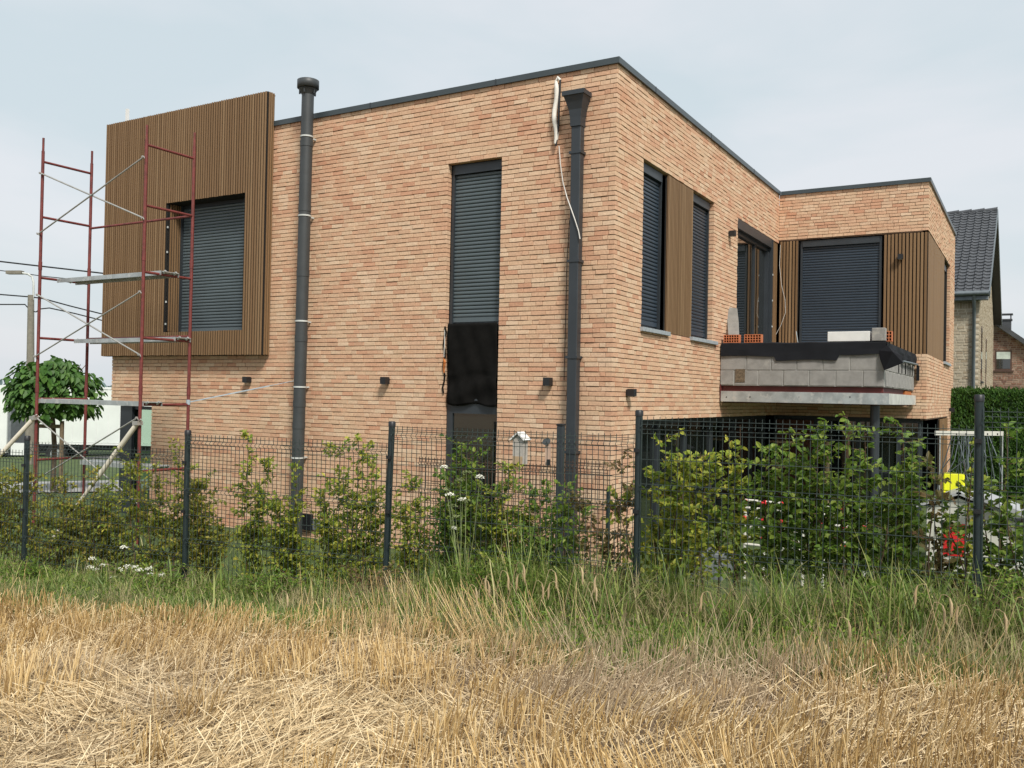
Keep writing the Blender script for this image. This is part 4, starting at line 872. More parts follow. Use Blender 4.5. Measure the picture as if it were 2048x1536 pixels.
mb = MB(); mb.bbox((p[0] - .20, p[1], p[2] - .12), (p[0] + .10, p[1] + .04, p[2] + .16), .02); mb.build('backrest', M_YEL, yl); mb = MB(); mb.bbox((p[0] - .20, p[1] - .28, p[2] - .17), (p[0] + .22, p[1], p[2] - .12), .02); mb.build('seat', M_YEL, yl); mb = MB()
for a in (-.16, .12): mb.tube([(p[0] + a, p[1] - .1, p[2] - .15), (p[0] + a, p[1] - .1, .08)], .025, 6)
mb.build('legs', M_REDP, yl)
dr = thing('drying_rack', at(1950, 900, 14.5), 'white perforated rail hung with grey cords right of the wing', 'drying rack')
a = at(1870, 866, 14.5); b_ = at(2007, 867, 14.5); mb = MB(); mb.obox((a + b_) / 2, [b_ - a, (0, 1, 0), (0, 0, 1)], (np.linalg.norm(b_ - a) / 2, .02, .035)); mb.build('rail', M_WHITEP, dr)
mb = MB()
for px in (1913, 1932, 1950, 1975, 1995): p = at(px, 868, 14.5); mb.tube([p - np.array([0, .025, 0]), p - np.array([0, .02, 0])], .015, 6)
mb.build('rail_hole', M_BLACK, dr)
mb = MB()
for k in range(18):
    p = at(1905 + k * 4.2 + rng.uniform(-2, 2), 872, 14.5); q = p + np.array([rng.normal() * .12, rng.normal() * .1, -rng.uniform(.5, .95)]); mb.tube([p, (p + q) / 2 + np.array([rng.normal() * .05, 0, -.05]), q], .008, 4)
mb.build('cords', M_ZINC, dr)
for px in (1880, 2005): p = at(px, 866, 14.5); mb = MB(); mb.tube([p, (p[0], p[1], .05)], .012, 6); mb.build('post', M_GALV, dr)
pf = thing('play_frame', (2.4, .9, .08), 'low white tubular play frame with red joints seen through the shrubs', 'play frame')
fx0, fx1, fy = 1.55, 3.05, .9; mb = MB()
for z in (.52, .62, .75, .88, 1.0, 1.1): mb.tube([(fx0, fy, z + .02), (fx1, fy, z)], .018, 8)
mb.tube([(fx0, fy + .5, .95), (fx1, fy + .5, .97)], .018, 8)
mb.build('rail', M_WHITEP, pf)
mb = MB()
for k in range(7): x = fx0 + k * .25; mb.tube([(x, fy + .01, .08), (x, fy + .01, 1.08)], .022, 8)
mb.build('upright', M_WHITEP, pf)
for k in range(7):
    for z in (.62, .88, 1.1): mb = MB(); mb.tube([(fx0 + k * .25 - .03, fy, z), (fx0 + k * .25 + .03, fy, z)], .036, 8); mb.build('joint', M_REDP, pf)
ct2 = thing('cat_tree', (1.25, 7.6, 0), 'pale wooden stand with oval shelves under the balcony', 'shelf stand')
mb = MB(); mb.tube([(1.30, 7.6, 0), (1.30, 7.6, 1.65)], .05, 8); mb.build('post', M_LIGHTWOOD, ct2)
for (px, py, r_) in ((1562, 885, .24), (1602, 931, .26), (1560, 934, .2)):
    p = onY(px, py, 7.6); mb = MB(); mb.add([(p[0] + r_ * math.cos(k * .5236), 7.6 + .2 * math.sin(k * .5236), p[2] + dz) for dz in (0, .035) for k in range(12)], [tuple(range(11, -1, -1)), tuple(range(12, 24))] + [(i, (i + 1) % 12, 12 + (i + 1) % 12, 12 + i) for i in range(12)]); mb.build('shelf', M_LIGHTWOOD, ct2)
mb = MB(); mb.bbox((.75, .6, .06), (1.35, 1.1, .42), .01); mb.box((.80, .65, .42), (1.3, 1.05, .425)); tag(mb.build('storage_crate', M_PVC), 'grey plastic crate on the ground just right of the house corner', 'crate')
# vents near the wall foot
mb = MB(); p = onY(615, 1045, -.03); mb.box((p[0] - .12, -.06, p[2] - .12), (p[0] + .10, -.004, p[2] + .14)); tag(mb.build('wall_vent', M_CUBE), 'black square box at the wall foot beside the flue pipe', 'vent')
mb = MB(); p = onY(633, 1049, -.02); mb.bbox((p[0] - .07, -.04, p[2] - .09), (p[0] + .07, -.004, p[2] + .09), .005); tag(mb.build('junction_box', M_PVC), 'small grey junction box on the wall right of the flue pipe', 'junction box')

# ------------------------------------------------------------------ mesh fences
def wire_panel(mb, p0, p1, ztop, h, rows_off, kinks, r=.0025, pitch=.05, tip=.03):
    p0 = np.array(p0, float); p1 = np.array(p1, float); L_ = np.linalg.norm(p1 - p0); d = (p1 - p0) / L_; nn = np.array([d[1], -d[0]])     # towards camera side
    prof = [(0, 0)]
    for (a, b_) in kinks: prof += [(a, 0), (b_, 0)] if False else [(a, 0), ((a + b_) / 2, .03), (b_, 0)]
    prof += [(h, 0)]
    V = []; Fs = []
    def seg(poly, rad):
        poly = np.array(poly); b = len(V)
        for i, p in enumerate(poly):
            for (a, c) in ((-1, -1), (1, -1), (1, 1), (-1, 1)):
                V.append(p + (np.array([d[0], d[1], 0]) * a + np.array([nn[0], nn[1], 0]) * c) * rad)
        for i in range(len(poly) - 1):
            for k in range(4): j = (k + 1) % 4; Fs.append((b + i * 4 + k, b + i * 4 + j, b + i * 4 + 4 + j, b + i * 4 + 4 + k))
    def hseg(a, c, z, rad):
        b = len(V)
        for p in (a, c):
            for (e, g_) in ((-1, -1), (1, -1), (1, 1), (-1, 1)): V.append(np.array([p[0] + nn[0] * e * rad, p[1] + nn[1] * e * rad, z + g_ * rad]))
        for k in range(4): j = (k + 1) % 4; Fs.append((b + k, b + j, b + 4 + j, b + 4 + k))
    nv = int(L_ / pitch)
    for i in range(nv + 1):
        q = p0 + d * (L_ * i / nv); w = rng.normal() * .001
        seg([(q[0] + nn[0] * off + d[0] * w, q[1] + nn[1] * off + d[1] * w, ztop + tip * (1 if k == 0 else 0) - dz) for k, (dz, off) in enumerate(prof)], r)
    for (dz, off) in rows_off: hseg(p0 + nn * (off + .006), p1 + nn * (off + .006), ztop - dz, r * 1.15)
    mb.add(V, Fs)
S = np.array([-5.95 - 2.4, -5.93, -3.61, -1.20, 1.135, 3.62, 6.0, 8.4]); FA = np.array([.93, -4.23]); FD = np.array([.9920, .1262])
ZT = [1.72, 1.86, 1.86, 2.02, 2.17, 2.33, 2.44, 2.5]      # panel tops (panel i between post i and i+1): use ZP below
ZPAN = [1.70, 1.80, 1.96, 2.12, 2.27, 2.40, 2.50]; ZPOST = [1.75, 1.89, 2.03, 2.19, 2.35, 2.52, 2.6, 2.65]
fe = thing('mesh_fence', (FA[0], FA[1], .5), 'dark green welded mesh fence between the stubble field and the garden', 'fence')
kinks = [(.035, .075), (.52, .56), (1.03, 1.07), (1.55, 1.59)]
rows = [(.0, 0), (.035, .0), (.075, 0), (.11, 0), (.32, 0), (.52, 0), (.56, 0), (.79, 0), (1.03, 0), (1.07, 0), (1.3, 0), (1.55, 0), (1.59, 0), (1.7, 0)]
for i, s in enumerate(S):
    p = FA + FD * s; zg = float(ground(p[0], p[1])); mb = MB()
    lean = .05 if i == 3 else .0
    mb.tube([(p[0] - lean, p[1], zg - .1), (p[0], p[1], ZPOST[i] - .03)], .030, 12); po = mb.build('post', M_FENCE, fe)
    mb = MB(); mb.tube([(p[0], p[1], ZPOST[i] - .05), (p[0], p[1], ZPOST[i] - .008), (p[0], p[1], ZPOST[i])], [.034, .034, .026], 12); mb.build('post_cap', M_CUBE, po)
    for dz in (.33, .83, 1.4): mb = MB(); q = p - np.array([0, .036]); mb.box((q[0] - .025, q[1] - .012, ZPOST[i] - dz - .015), (q[0] + .025, q[1] + .004, ZPOST[i] - dz + .015)); mb.build('clip', M_CUBE, po)
for i in range(len(S) - 1):
    a = FA + FD * (S[i] + .03); b_ = FA + FD * (S[i + 1] - .03); off = np.array([FD[1], -FD[0]]) * .035
    mb = MB(); wire_panel(mb, a + off, b_ + off, ZPAN[i], 1.72, rows, kinks, r=.0021); mb.build('wire_panel', M_WIRE, fe)
f2 = thing('garden_fence', (-.2, -1.0, 0), 'lower mesh garden fence with a slim dark post near the square downpipe', 'fence')
p = onY(1122, 848, -1.0); mb = MB(); mb.bbox((p[0] - .04, -1.04, 0), (p[0] + .04, -.96, 2.08), .006); po = mb.build('post', M_ANTHR, f2); mb = MB(); mb.bbox((p[0] - .045, -1.045, 2.08), (p[0] + .045, -.955, 2.11), .006); mb.build('post_cap', M_CUBE, po)
mb = MB(); wire_panel(mb, (-2.4, -1.0), (-.27, -1.0), 1.56, 1.4, rows[:-2], kinks[:-1], r=.0035); mb.build('wire_panel', M_WIRE_OLD, f2)
mb = MB(); wire_panel(mb, (-.17, -1.0), (.40, -1.0), 1.64, 1.5, rows[:-2], kinks[:-1], r=.0035); mb.build('wire_panel', M_WIRE_OLD, f2)
mb = MB(); mb.tube([(.42, -1, 0), (.42, -1, 1.35)], .028, 8); mb.build('post', M_FENCE, f2)
# bird house and small lamp behind the fence
p = onY(1041, 905, -1.05); bh = thing('bird_house', (p[0], p[1], 1.5), 'narrow pale wooden bird house with a white pitched roof', 'bird house')
mb = MB(); mb.prism([(p[0] - .075, -1.12, 1.58), (p[0] + .075, -1.12, 1.58), (p[0] + .075, -1.12, 1.88), (p[0], -1.12, 1.95), (p[0] - .075, -1.12, 1.88)], 0, 0, (0, .12, 0)); mb.build('box', simple('weathered_wood', (.40, .37, .33), .9, var=.2, scale=12), bh)
mb = MB()
for sg in (-1, 1): mb.obox((p[0] + sg * .05, -1.06, 1.935), [(1, 0, -.9 * sg), (0, 1, 0), (.9 * sg, 0, 1)], (.075, .09, .008))
mb.build('roof', M_WHITEB, bh); mb = MB(); mb.box((p[0] - .07, -1.126, 1.585), (p[0] + .07, -1.121, 1.68)); mb.build('front_board', M_LIGHTWOOD, bh)
p = onY(1092, 884, -1.05); ml = thing('solar_lamp', (p[0], p[1], 1.5), 'small oval solar garden lamp right of the bird house', 'lamp')
mb = MB(); mb.add([(p[0] + .055 * math.cos(a), -1.05 + .02 * dz + .015 * math.sin(a), p[2] + .038 * math.sin(a) + dz * .01) for dz in (0, 1) for a in np.linspace(0, 2 * math.pi, 12, endpoint=False)], [tuple(range(11, -1, -1)), tuple(range(12, 24))] + [(i, (i + 1) % 12, 12 + (i + 1) % 12, 12 + i) for i in range(12)]); mb.build('panel', M_CHAR, ml)
mb = MB(); mb.box((p[0] - .015, -1.04, 1.58), (p[0] + .045, -1.0, p[2] - .03)); mb.build('stem', simple('pale_peach', (.52, .36, .27), .8), ml); mb = MB(); mb.bbox((p[0] + .02, -1.07, 1.58), (p[0] + .06, -1.03, 1.66), .004); mb.build('spot_head', M_CUBE, ml)

# ------------------------------------------------------------------ hedge shrubs along the fence
def shrub(x, top, wid, nleaf, lm, label, off=.32, size=.045, leaders=4, group='saplings along the mesh fence', bare=.12, name='beech_shrub'):
    y = float(fence_y(x)) + off; zg = float(ground(x, y)); h = top - zg
    t_ = thing(name, (x, y, zg), label, 'shrub', group); mb = MB(); LP = []; LD = []; LN = []
    per = nleaf // leaders
    for k in range(leaders):
        hh = h * (1 if k == 0 else rng.uniform(.55, .98)); bx = (rng.normal() * .24 if k else 0) * wid; by = rng.normal() * .05
        tx = bx * 1.9 + rng.normal() * .06 * wid
        path = [np.array([x + bx * .4 + (tx - bx * .4) * s + .02 * math.sin(s * 9 + k), y + by * (1 + s), zg + hh * s]) for s in np.linspace(0, 1, 9)]
        mb.tube(path, list(np.linspace(.010, .002, 9)), 4, False)
        made = 0
        while made < per:
            s = bare + (1 - bare) * rng.random() ** (.95 if k else 1.1); i = min(int(s * 8), 7); f = s * 8 - i; o = path[i] * (1 - f) + path[i + 1] * f
            a = rng.uniform(0, 6.28); bl = wid * .5 * (1.03 - s) ** .28 * rng.uniform(.15, 1.5) * (.75 + .5 * math.sin(s * 13 + k * 2 + x * 5) ** 2) + .02
            dr = np.array([math.cos(a), math.sin(a) * .55, rng.uniform(.1, .75)]); dr /= np.linalg.norm(dr); e = o + dr * bl; e[2] -= .12 * bl
            mb.tube([o, (o + e) / 2 + np.array([0, 0, .03 * bl]), e], [.0035, .0025, .001], 3, False)
            m_ = int(bl / .022) + 3
            for q in range(m_):
                u = (q + rng.random()) / m_; LP.append(o + (e - o) * u + rng.normal(size=3) * .006)
                LD.append(dr * .6 + rng.normal(size=3) * .55); LN.append(np.array([rng.normal() * .45, -.35 + rng.normal() * .45, .9]))
            made += m_
    mb.build('stem', M_TWIG, t_)
    n_ = len(LP); V, Fc = leaves(np.array(LP), np.array(LD), nrm(np.array(LN)), rng.uniform(.6, 1.3, n_) * size, rng.uniform(.5, .85, n_) * size)
    mesh_obj('foliage', np_mesh('foliage', V, Fc), lm, t_)
def fx(px): q = ray(px, 900); nn = np.array([-.1262, .992]); tt = ((FA - CAM[:2]) @ nn + .32) / (q[:2] @ nn); return (CAM + q * tt)
def ztop(px, py): q = ray(px, py); nn = np.array([-.1262, .992]); tt = ((FA - CAM[:2]) @ nn + .32) / (q[:2] @ nn); return (CAM + q * tt)[2]
SHR = [(-40, 900, 130, 1500, 'Y', 'yellowing shrub at the left edge of the photo, behind the first fence post'),
       (22, 905, 120, 1500, 'Y', 'orange and olive leaved shrub left of the leftmost fence post'),
       (112, 960, 120, 1300, 'Y', 'low olive shrub just right of the leftmost fence post'),
       (205, 935, 150, 2000, 'Y', 'wide yellow tipped shrub in front of the scaffold'),
       (290, 915, 110, 1300, 'M', 'loose green shrub below the right scaffold upright'),
       (345, 880, 90, 1100, 'Y', 'sparse tall sprig left of the second fence post'),
       (420, 945, 100, 1400, 'Y', 'olive shrub just right of the second fence post'),
       (503, 868, 60, 1300, 'M', 'narrow column-like green sapling between the second and third fence posts'),
       (560, 1000, 70, 600, 'M', 'short thin sapling left of the flue pipe'),
       (602, 930, 62, 1200, 'M', 'slim dense sapling in front of the flue pipe'),
       (668, 950, 100, 1400, 'M', 'bushy sapling with a bare lower trunk right of the flue pipe'),
       (725, 880, 120, 1600, 'M', 'sapling with a long thin top shoot left of the middle fence post'),
       (825, 945, 70, 900, 'M', 'slender sapling right of the middle fence post'),
       (905, 935, 80, 1100, 'G', 'green shrub left of the tall window carrying white flowers nearby'),
       (940, 885, 130, 2000, 'G', 'dense green shrub below the tall window'),
       (1015, 925, 130, 1700, 'M', 'yellow green shrub in front of the bird house'),
       (1085, 965, 100, 1300, 'G', 'rounded green shrub left of the square downpipe'),
       (1130, 960, 80, 700, 'G', 'small green shrub at the foot of the square downpipe'),
       (1240, 905, 80, 900, 'B', 'brownish thin shrub left of the fourth fence post'),
       (1325, 868, 110, 1300, 'M', 'shrub with pale spotted leaves right of the fourth fence post'),
       (1390, 905, 120, 1500, 'M', 'spreading shrub in front of the dark glazing'),
       (1465, 850, 90, 700, 'M', 'thin shrub with one tall shoot in front of the dark glazing'),
       (1545, 880, 140, 1800, 'G', 'full green shrub below the concrete block balcony'),
       (1640, 850, 150, 2400, 'G', 'broad shrub left of the tallest one under the balcony'),
       (1695, 828, 120, 1900, 'G', 'tallest leafy shrub reaching up to the balcony beam'),
       (1800, 850, 130, 2100, 'G', 'dense green shrub right of the balcony column'),
       (1872, 925, 80, 500, 'B', 'dry looking shrub in front of the brown timber panel'),
       (1938, 885, 60, 260, 'M', 'thin shrub left of the rightmost fence post'),
       (2005, 850, 110, 1400, 'G', 'large leaved shrub right of the rightmost fence post'),
       (2075, 830, 120, 1400, 'G', 'large leaved shrub cut by the right edge of the photo')]
LM = {'Y': M_LEAF_Y, 'M': M_LEAF_M, 'G': M_LEAF_G, 'B': M_LEAF_B}
for (px, py, w, nl, c, lab_) in SHR:
    p = fx(px); dist = (p - CAM) @ F_; wm = w * dist / F_PX
    shrub(p[0], ztop(px, py), wm * 1.0, int(nl * (1.35 if px < 1250 else .95)), LM[c], lab_, leaders=3 if w < 75 else 5, bare=.42 if px in (1390, 1465, 1545, 1640) else .12, size=.048 if px < 1250 else .056)

for (px, top, w, nl, lab_) in ((1690, 1190, 150, 1500, 'bushy green weed in front of the fence below the balcony'), (1560, 1215, 110, 900, 'low bushy weed left of the larger one below the balcony'), (1800, 1175, 110, 1000, 'leafy green weed in the grass left of the rightmost post'),
                               (2000, 1150, 120, 1000, 'leafy green weed in the grass at the right edge'), (740, 1120, 70, 500, 'grey green weed beside the foot of the middle fence post'), (1010, 1130, 110, 900, 'leafy weed in the grass below the bird house'),
                               (60, 1135, 120, 700, 'low leafy weed at the foot of the leftmost fence post'), (300, 1150, 130, 800, 'low scrubby weed among the white flowers left of the second post'), (560, 1150, 120, 700, 'low weed below the flue pipe in front of the fence')):
    q = ray(px, top); nn = np.array([-.1262, .992]); tt = ((FA - CAM[:2]) @ nn - .38) / (q[:2] @ nn); p = CAM + q * tt; dist = (p - CAM) @ F_
    shrub(p[0], p[2], w * dist / F_PX * 1.1, nl, M_LEAF_G if px != 740 else M_LEAF_B, lab_, off=-.38, size=.032, leaders=7, group='weeds in front of the mesh fence', name='weed')
# ------------------------------------------------------------------ grass, weeds, stubble, straw
def blades(P, H, Wd, lean, bend, segs=3):
    n = len(P); a = rng.uniform(0, 2 * np.pi, n); D = np.stack([np.cos(a), np.sin(a), np.zeros(n)], 1); S = np.stack([-np.sin(a + rng.normal(size=n) * .8), np.cos(a), np.zeros(n)], 1)
    L_ = (D * lean[:, None]); rowsv = []
    for k in range(segs + 1):
        t = k / segs; c = P + np.stack([np.zeros(n), np.zeros(n), H * (t - bend * .5 * t ** 3)], 1) + L_ * (H * (t * .4 + bend * t * t))[:, None]
        w = Wd * (1 - t ** 1.6) * .5 + .0003
        if k < segs: rowsv += [c - S * w[:, None], c + S * w[:, None]]
        else: rowsv += [c]
    V = np.stack(rowsv, 1); m_ = 2 * segs + 1; T = []
    for k in range(segs - 1): T += [(2 * k, 2 * k + 1, 2 * k + 3), (2 * k, 2 * k + 3, 2 * k + 2)]
    T += [(2 * segs - 2, 2 * segs - 1, 2 * segs)]
    return V.reshape(-1, 3), ((np.arange(n) * m_)[:, None, None] + np.array(T)[None]).reshape(-1, 3)
def edge_y(x): return -6.24 + .155 * np.asarray(x) + .35 * (vnoise(x, x * 0, 1.1, 4) - .5)      # where the stubble ends and the grass begins
def scatter(n, x0, x1, lo, hi): X = rng.uniform(x0, x1, n); t_ = rng.random(n); Y = lo(X) * (1 - t_) + hi(X) * t_; return X, Y
def gr_obj(name, m_, X, Y, H, Wd, lean, bend, label):
    Z = ground(X, Y) - .01; V, Fc = blades(np.stack([X, Y, Z], 1), H, Wd, lean, bend); return tag(mesh_obj(name, np_mesh(name, V, Fc), m_), label, 'grass', kind='stuff')
# short grass verge
n = 80000; X, Y = scatter(n, -9, 8.5, lambda x: edge_y(x) - .15, lambda x: fence_y(x) + .6)
k = vnoise(X, Y, .5, 11) * .6 + vnoise(X, Y, .18, 12) * .4; H = (.05 + .14 * k) * rng.uniform(.6, 1.3, n)
gr_obj('grass', M_GRASS, X, Y, H, rng.uniform(.004, .008, n), rng.uniform(.2, 1, n), rng.uniform(.2, .9, n), 'short grass verge between the stubble and the mesh fence')
# tall grass, mostly right half
n = 46000; X = rng.uniform(-8, 8.5, n); keep = rng.random(n) < np.clip(.30 + .26 * (X + 1.2), .30, 1) ; X = X[keep]; n = len(X)
Y = fence_y(X) + rng.normal(size=n) * .33 - .16; keep = vnoise(X, Y, .16, 14) + .5 * vnoise(X, Y, .5, 17) > .55 * rng.random(n) + .22; X = X[keep]; Y = Y[keep]; n = len(X)
k = vnoise(X, Y, .30, 13) ** 1.6; H = (.16 + .80 * k) * np.clip(.56 + .18 * (X + 1), .56, 1.0) * rng.uniform(.45, 1.25, n)
gr_obj('tall_grass', M_GRASS, X, Y, H, rng.uniform(.005, .014, n), rng.uniform(.1, .9, n), rng.uniform(.1, 1.1, n), 'tall green grass growing through the foot of the mesh fence')
n = 11000; X = rng.uniform(-4, 8.5, n); Y = fence_y(X) + rng.normal(size=n) * .3 - .3; keep = (vnoise(X, Y, .35, 44) > .5) & (rng.random(n) < np.clip(.25 + .25 * X, .15, 1)); X = X[keep]; Y = Y[keep]; n = len(X)
gr_obj('dry_tall_grass', M_GRASSD, X, Y, rng.uniform(.25, .75, n) * np.clip(.6 + .2 * X, .5, 1), rng.uniform(.002, .005, n), rng.uniform(.1, .8, n), rng.uniform(.2, 1.1, n), 'tall dry yellow grass among the green at the fence foot')
n = 22000; X, Y = scatter(n, -7, 8.5, lambda x: edge_y(x) - .05, lambda x: fence_y(x) + .1); keep = (vnoise(X, Y, .6, 15) > .45) | (rng.random(n) < .25); X = X[keep]; Y = Y[keep]; n = len(X)
gr_obj('dry_grass', M_GRASSD, X, Y, (.12 + .32 * vnoise(X, Y, .4, 16)) * rng.uniform(.5, 1.3, n) * np.clip(.7 + .1 * X, .5, 1.1), rng.uniform(.002, .005, n), rng.uniform(.1, .9, n), rng.uniform(.1, .8, n), 'bleached dry grass along the field edge')
n = 14000; X, Y = scatter(n, -12, 9, lambda x: fence_y(x) + .4, lambda x: np.where(x < 0, -.3, -.3 + 0 * x)); gr_obj('garden_grass', M_GRASS, X, Y, rng.uniform(.06, .2, n), rng.uniform(.006, .011, n), rng.uniform(.2, 1, n), rng.uniform(.2, .9, n), 'garden grass between the mesh fence and the house')
n = 9000; X, Y = scatter(n, -7, 3.5, lambda x: edge_y(x) - .1, lambda x: fence_y(x) - .1); keep = (vnoise(X, Y, .38, 61) > .62); X = X[keep]; Y = Y[keep]; n = len(X)
gr_obj('dry_tufts', M_GRASSD, X, Y, rng.uniform(.15, .42, n), rng.uniform(.0015, .0035, n), rng.uniform(.2, 1.0, n), rng.uniform(.3, 1.2, n), 'tufts of dead pale grass in the verge')
# low weeds with small leaves in the verge
n = 16000; X, Y = scatter(n, -8, 8.5, lambda x: edge_y(x) + .0, lambda x: fence_y(x) + .2); keep = vnoise(X, Y, .7, 18) > .52; X = X[keep]; Y = Y[keep]; n = len(X)
P = np.stack([X, Y, ground(X, Y) + rng.random(n) * (.10 + .28 * vnoise(X, Y, .4, 19) * np.clip(.6 + .1 * X, .4, 1.1))], 1)
V, Fc = leaves(P, rdir(n, .5), rdir(n, .9), rng.uniform(.02, .045, n), rng.uniform(.010, .020, n)); tag(mesh_obj('weeds', np_mesh('weeds', V, Fc), M_LEAF_G), 'low leafy weeds between grass and fence', 'weeds', kind='stuff')

def stems(P, T, r0, r1):
    """three-sided stalks from P to T with a kink"""
    n = len(P); D = nrm(T - P); A = nrm(np.cross(D, np.tile([0.3, 1, .2], (n, 1)))); B = np.cross(D, A); V = []
    for (c, r_) in ((P, r0), (T, r1)):
        for k in range(3): a = 2.094 * k; V.append(c + (A * math.cos(a) + B * math.sin(a)) * np.reshape(r_, (-1, 1)))
    V = np.stack(V, 1); Q = np.array([(0, 1, 4, 3), (1, 2, 5, 4), (2, 0, 3, 5)]); return V.reshape(-1, 3), ((np.arange(n) * 6)[:, None, None] + Q[None]).reshape(-1, 4)
def stubble_h(X, Y):
    d = edge_y(X) - Y; h = np.where(d < 1.15 + .45 * (vnoise(X, X * 0, .9, 21) - .5), 1.0, 0.0); h = np.where(X > 2.4, np.maximum(h, (vnoise(X, Y, .8, 22) > .45)), h)
    return np.maximum(h, .9 * (vnoise(X, Y, .55, 23) > .68))
n = 64000; X, Y = scatter(n, -8, 8.5, lambda x: x * 0 - 10.4, lambda x: edge_y(x) + .12); tuft = vnoise(X, Y, .13, 24); keep = rng.random(n) < (.14 + .86 * stubble_h(X, Y)) * (.12 + .88 * (tuft > .42)); X = X[keep]; Y = Y[keep]; n = len(X)
H = (.16 + .10 * vnoise(X, Y, .6, 25)) * rng.uniform(.75, 1.15, n) * np.where(stubble_h(X, Y) > .5, 1, .6) * rng.choice([1, 1, 1, .55], n)
lx = (vnoise(X, Y, 1.2, 26) - .45) * .9 + (vnoise(X, Y, .16, 46) - .5) * .45 + rng.normal(size=n) * .17; ly = (vnoise(X, Y, .9, 27) - .5) * .5 + rng.normal(size=n) * .2
P = np.stack([X, Y, ground(X, Y) - .01], 1); T = P + np.stack([lx * H, ly * H, H * (1 - .2 * np.abs(lx))], 1)
V, Q = stems(P, T, rng.uniform(.0016, .0033, n), rng.uniform(.0016, .0033, n)); tag(mesh_obj('stubble', np_mesh('stubble', V, Q), M_STRAW), 'standing cut wheat stubble', 'stubble', kind='stuff')
# leaf sheaths and lying straw
n = 95000; X, Y = scatter(n, -7.5, 8.5, lambda x: x * 0 - 10.3, lambda x: edge_y(x) + .05); dd = 1 - stubble_h(X, Y); keep = rng.random(n) < .35 + .65 * dd; X = X[keep]; Y = Y[keep]; n = len(X)
a = rng.normal(size=n) * 1.1 + (vnoise(X, Y, 1.0, 28) - .5) * 5; ln_ = rng.uniform(.05, .26, n); z = ground(X, Y) + .005 + rng.random(n) ** 2 * (.03 + .06 * vnoise(X, Y, .35, 29)); tilt = rng.normal(size=n) * .30
P = np.stack([X, Y, z], 1); T = P + np.stack([np.cos(a) * ln_, np.sin(a) * ln_, np.abs(tilt) * ln_], 1)
V, Q = stems(P, T, rng.uniform(.0011, .0029, n), rng.uniform(.0010, .0026, n)); tag(mesh_obj('straw_litter', np_mesh('straw_litter', V, Q), M_LITTER), 'loose straw lying on the cut field', 'straw', kind='stuff')
n = 30000; X, Y = scatter(n, -7.5, 8.5, lambda x: x * 0 - 10.3, lambda x: edge_y(x) + .05); keep = vnoise(X, Y, .22, 51) + rng.random(n) * .5 > .55; X = X[keep]; Y = Y[keep]; n = len(X)
a = rng.uniform(0, 6.28, n); elv = np.radians(rng.uniform(8, 65, n)); ln_ = rng.uniform(.06, .20, n); P = np.stack([X, Y, ground(X, Y) - .005], 1); T = P + np.stack([np.cos(a) * np.cos(elv) * ln_, np.sin(a) * np.cos(elv) * ln_, np.sin(elv) * ln_], 1)
V, Q = stems(P, T, rng.uniform(.0014, .0028, n), rng.uniform(.0012, .0026, n)); tag(mesh_obj('broken_straw', np_mesh('broken_straw', V, Q), M_LITTER), 'broken straw stalks sticking out of the cut field at all angles', 'straw', kind='stuff')
n = 26000; X, Y = scatter(n, -7, 8, lambda x: x * 0 - 10.2, lambda x: edge_y(x)); V, Fc = blades(np.stack([X, Y, ground(X, Y)], 1), rng.uniform(.03, .13, n), rng.uniform(.004, .008, n), rng.uniform(.5, 1.6, n), rng.uniform(.4, 1.2, n), 2)
tag(mesh_obj('straw_leaves', np_mesh('straw_leaves', V, Fc), M_LITTER), 'dry curled straw leaves on the cut field', 'straw', kind='stuff')

# wheat stalks with drooping ears, left standing at the field edge
def stalk(px, py, side, label, d=None, h=None):
    q = ray(px, py); x = (CAM + q * 7.0)[0]
    # top at pixel, standing on the ground near the edge
    for _ in range(6): tt = None; y = float(edge_y(x)) + .12 + .25 * ((px * 7) % 10) / 10; p = CAM + q * ((y - CAM[1]) / q[1]); x = p[0]
    top = p; zg = float(ground(top[0], top[1])); lean = -side * .25 * (top[2] - zg)
    t_ = thing('wheat_stalk', (top[0] + lean, top[1], zg), label, 'wheat', 'leftover wheat stalks at the field edge')
    hh = top[2] - zg; pts = [np.array([top[0] + lean * (1 - s) ** 1.5, top[1], zg + hh * math.sin(s * 1.45) / math.sin(1.45)]) for s in np.linspace(0, 1, 8)]
    e = [pts[-1] + np.array([side * .02, 0, .005]), pts[-1] + np.array([side * .045, 0, -.01]), pts[-1] + np.array([side * .055, 0, -.045]), pts[-1] + np.array([side * .055, 0, -.10])]
    mb = MB(); mb.tube(pts + e[:2], [.0018] * 8 + [.0014, .0014], 4, False); mb.build('stem', M_EAR, t_); mb = MB(); mb.tube(e[1:] + [e[-1] + np.array([0, 0, -.02])], [.003, .0075, .0065, .002], 6)
    for k in range(6): b0 = e[1] + (e[3] - e[1]) * (k / 6); mb.tube([b0, b0 + np.array([side * rng.uniform(.0, .03), rng.normal() * .015, -.06])], .0008, 3, False)
    mb.build('ear', M_EAR, t_)
WL = [(985, 1150), (1003, 1142), (1035, 1125), (1048, 1148), (1072, 1162), (1098, 1140), (1112, 1165), (1150, 1130), (1178, 1165), (1205, 1150), (940, 1170), (965, 1158), (1420, 1185), (1485, 1222), (1680, 1235), (1852, 1170), (1868, 1205), (1882, 1190), (1935, 1212), (1990, 1220), (2035, 1195), (325, 1195), (565, 1182)]
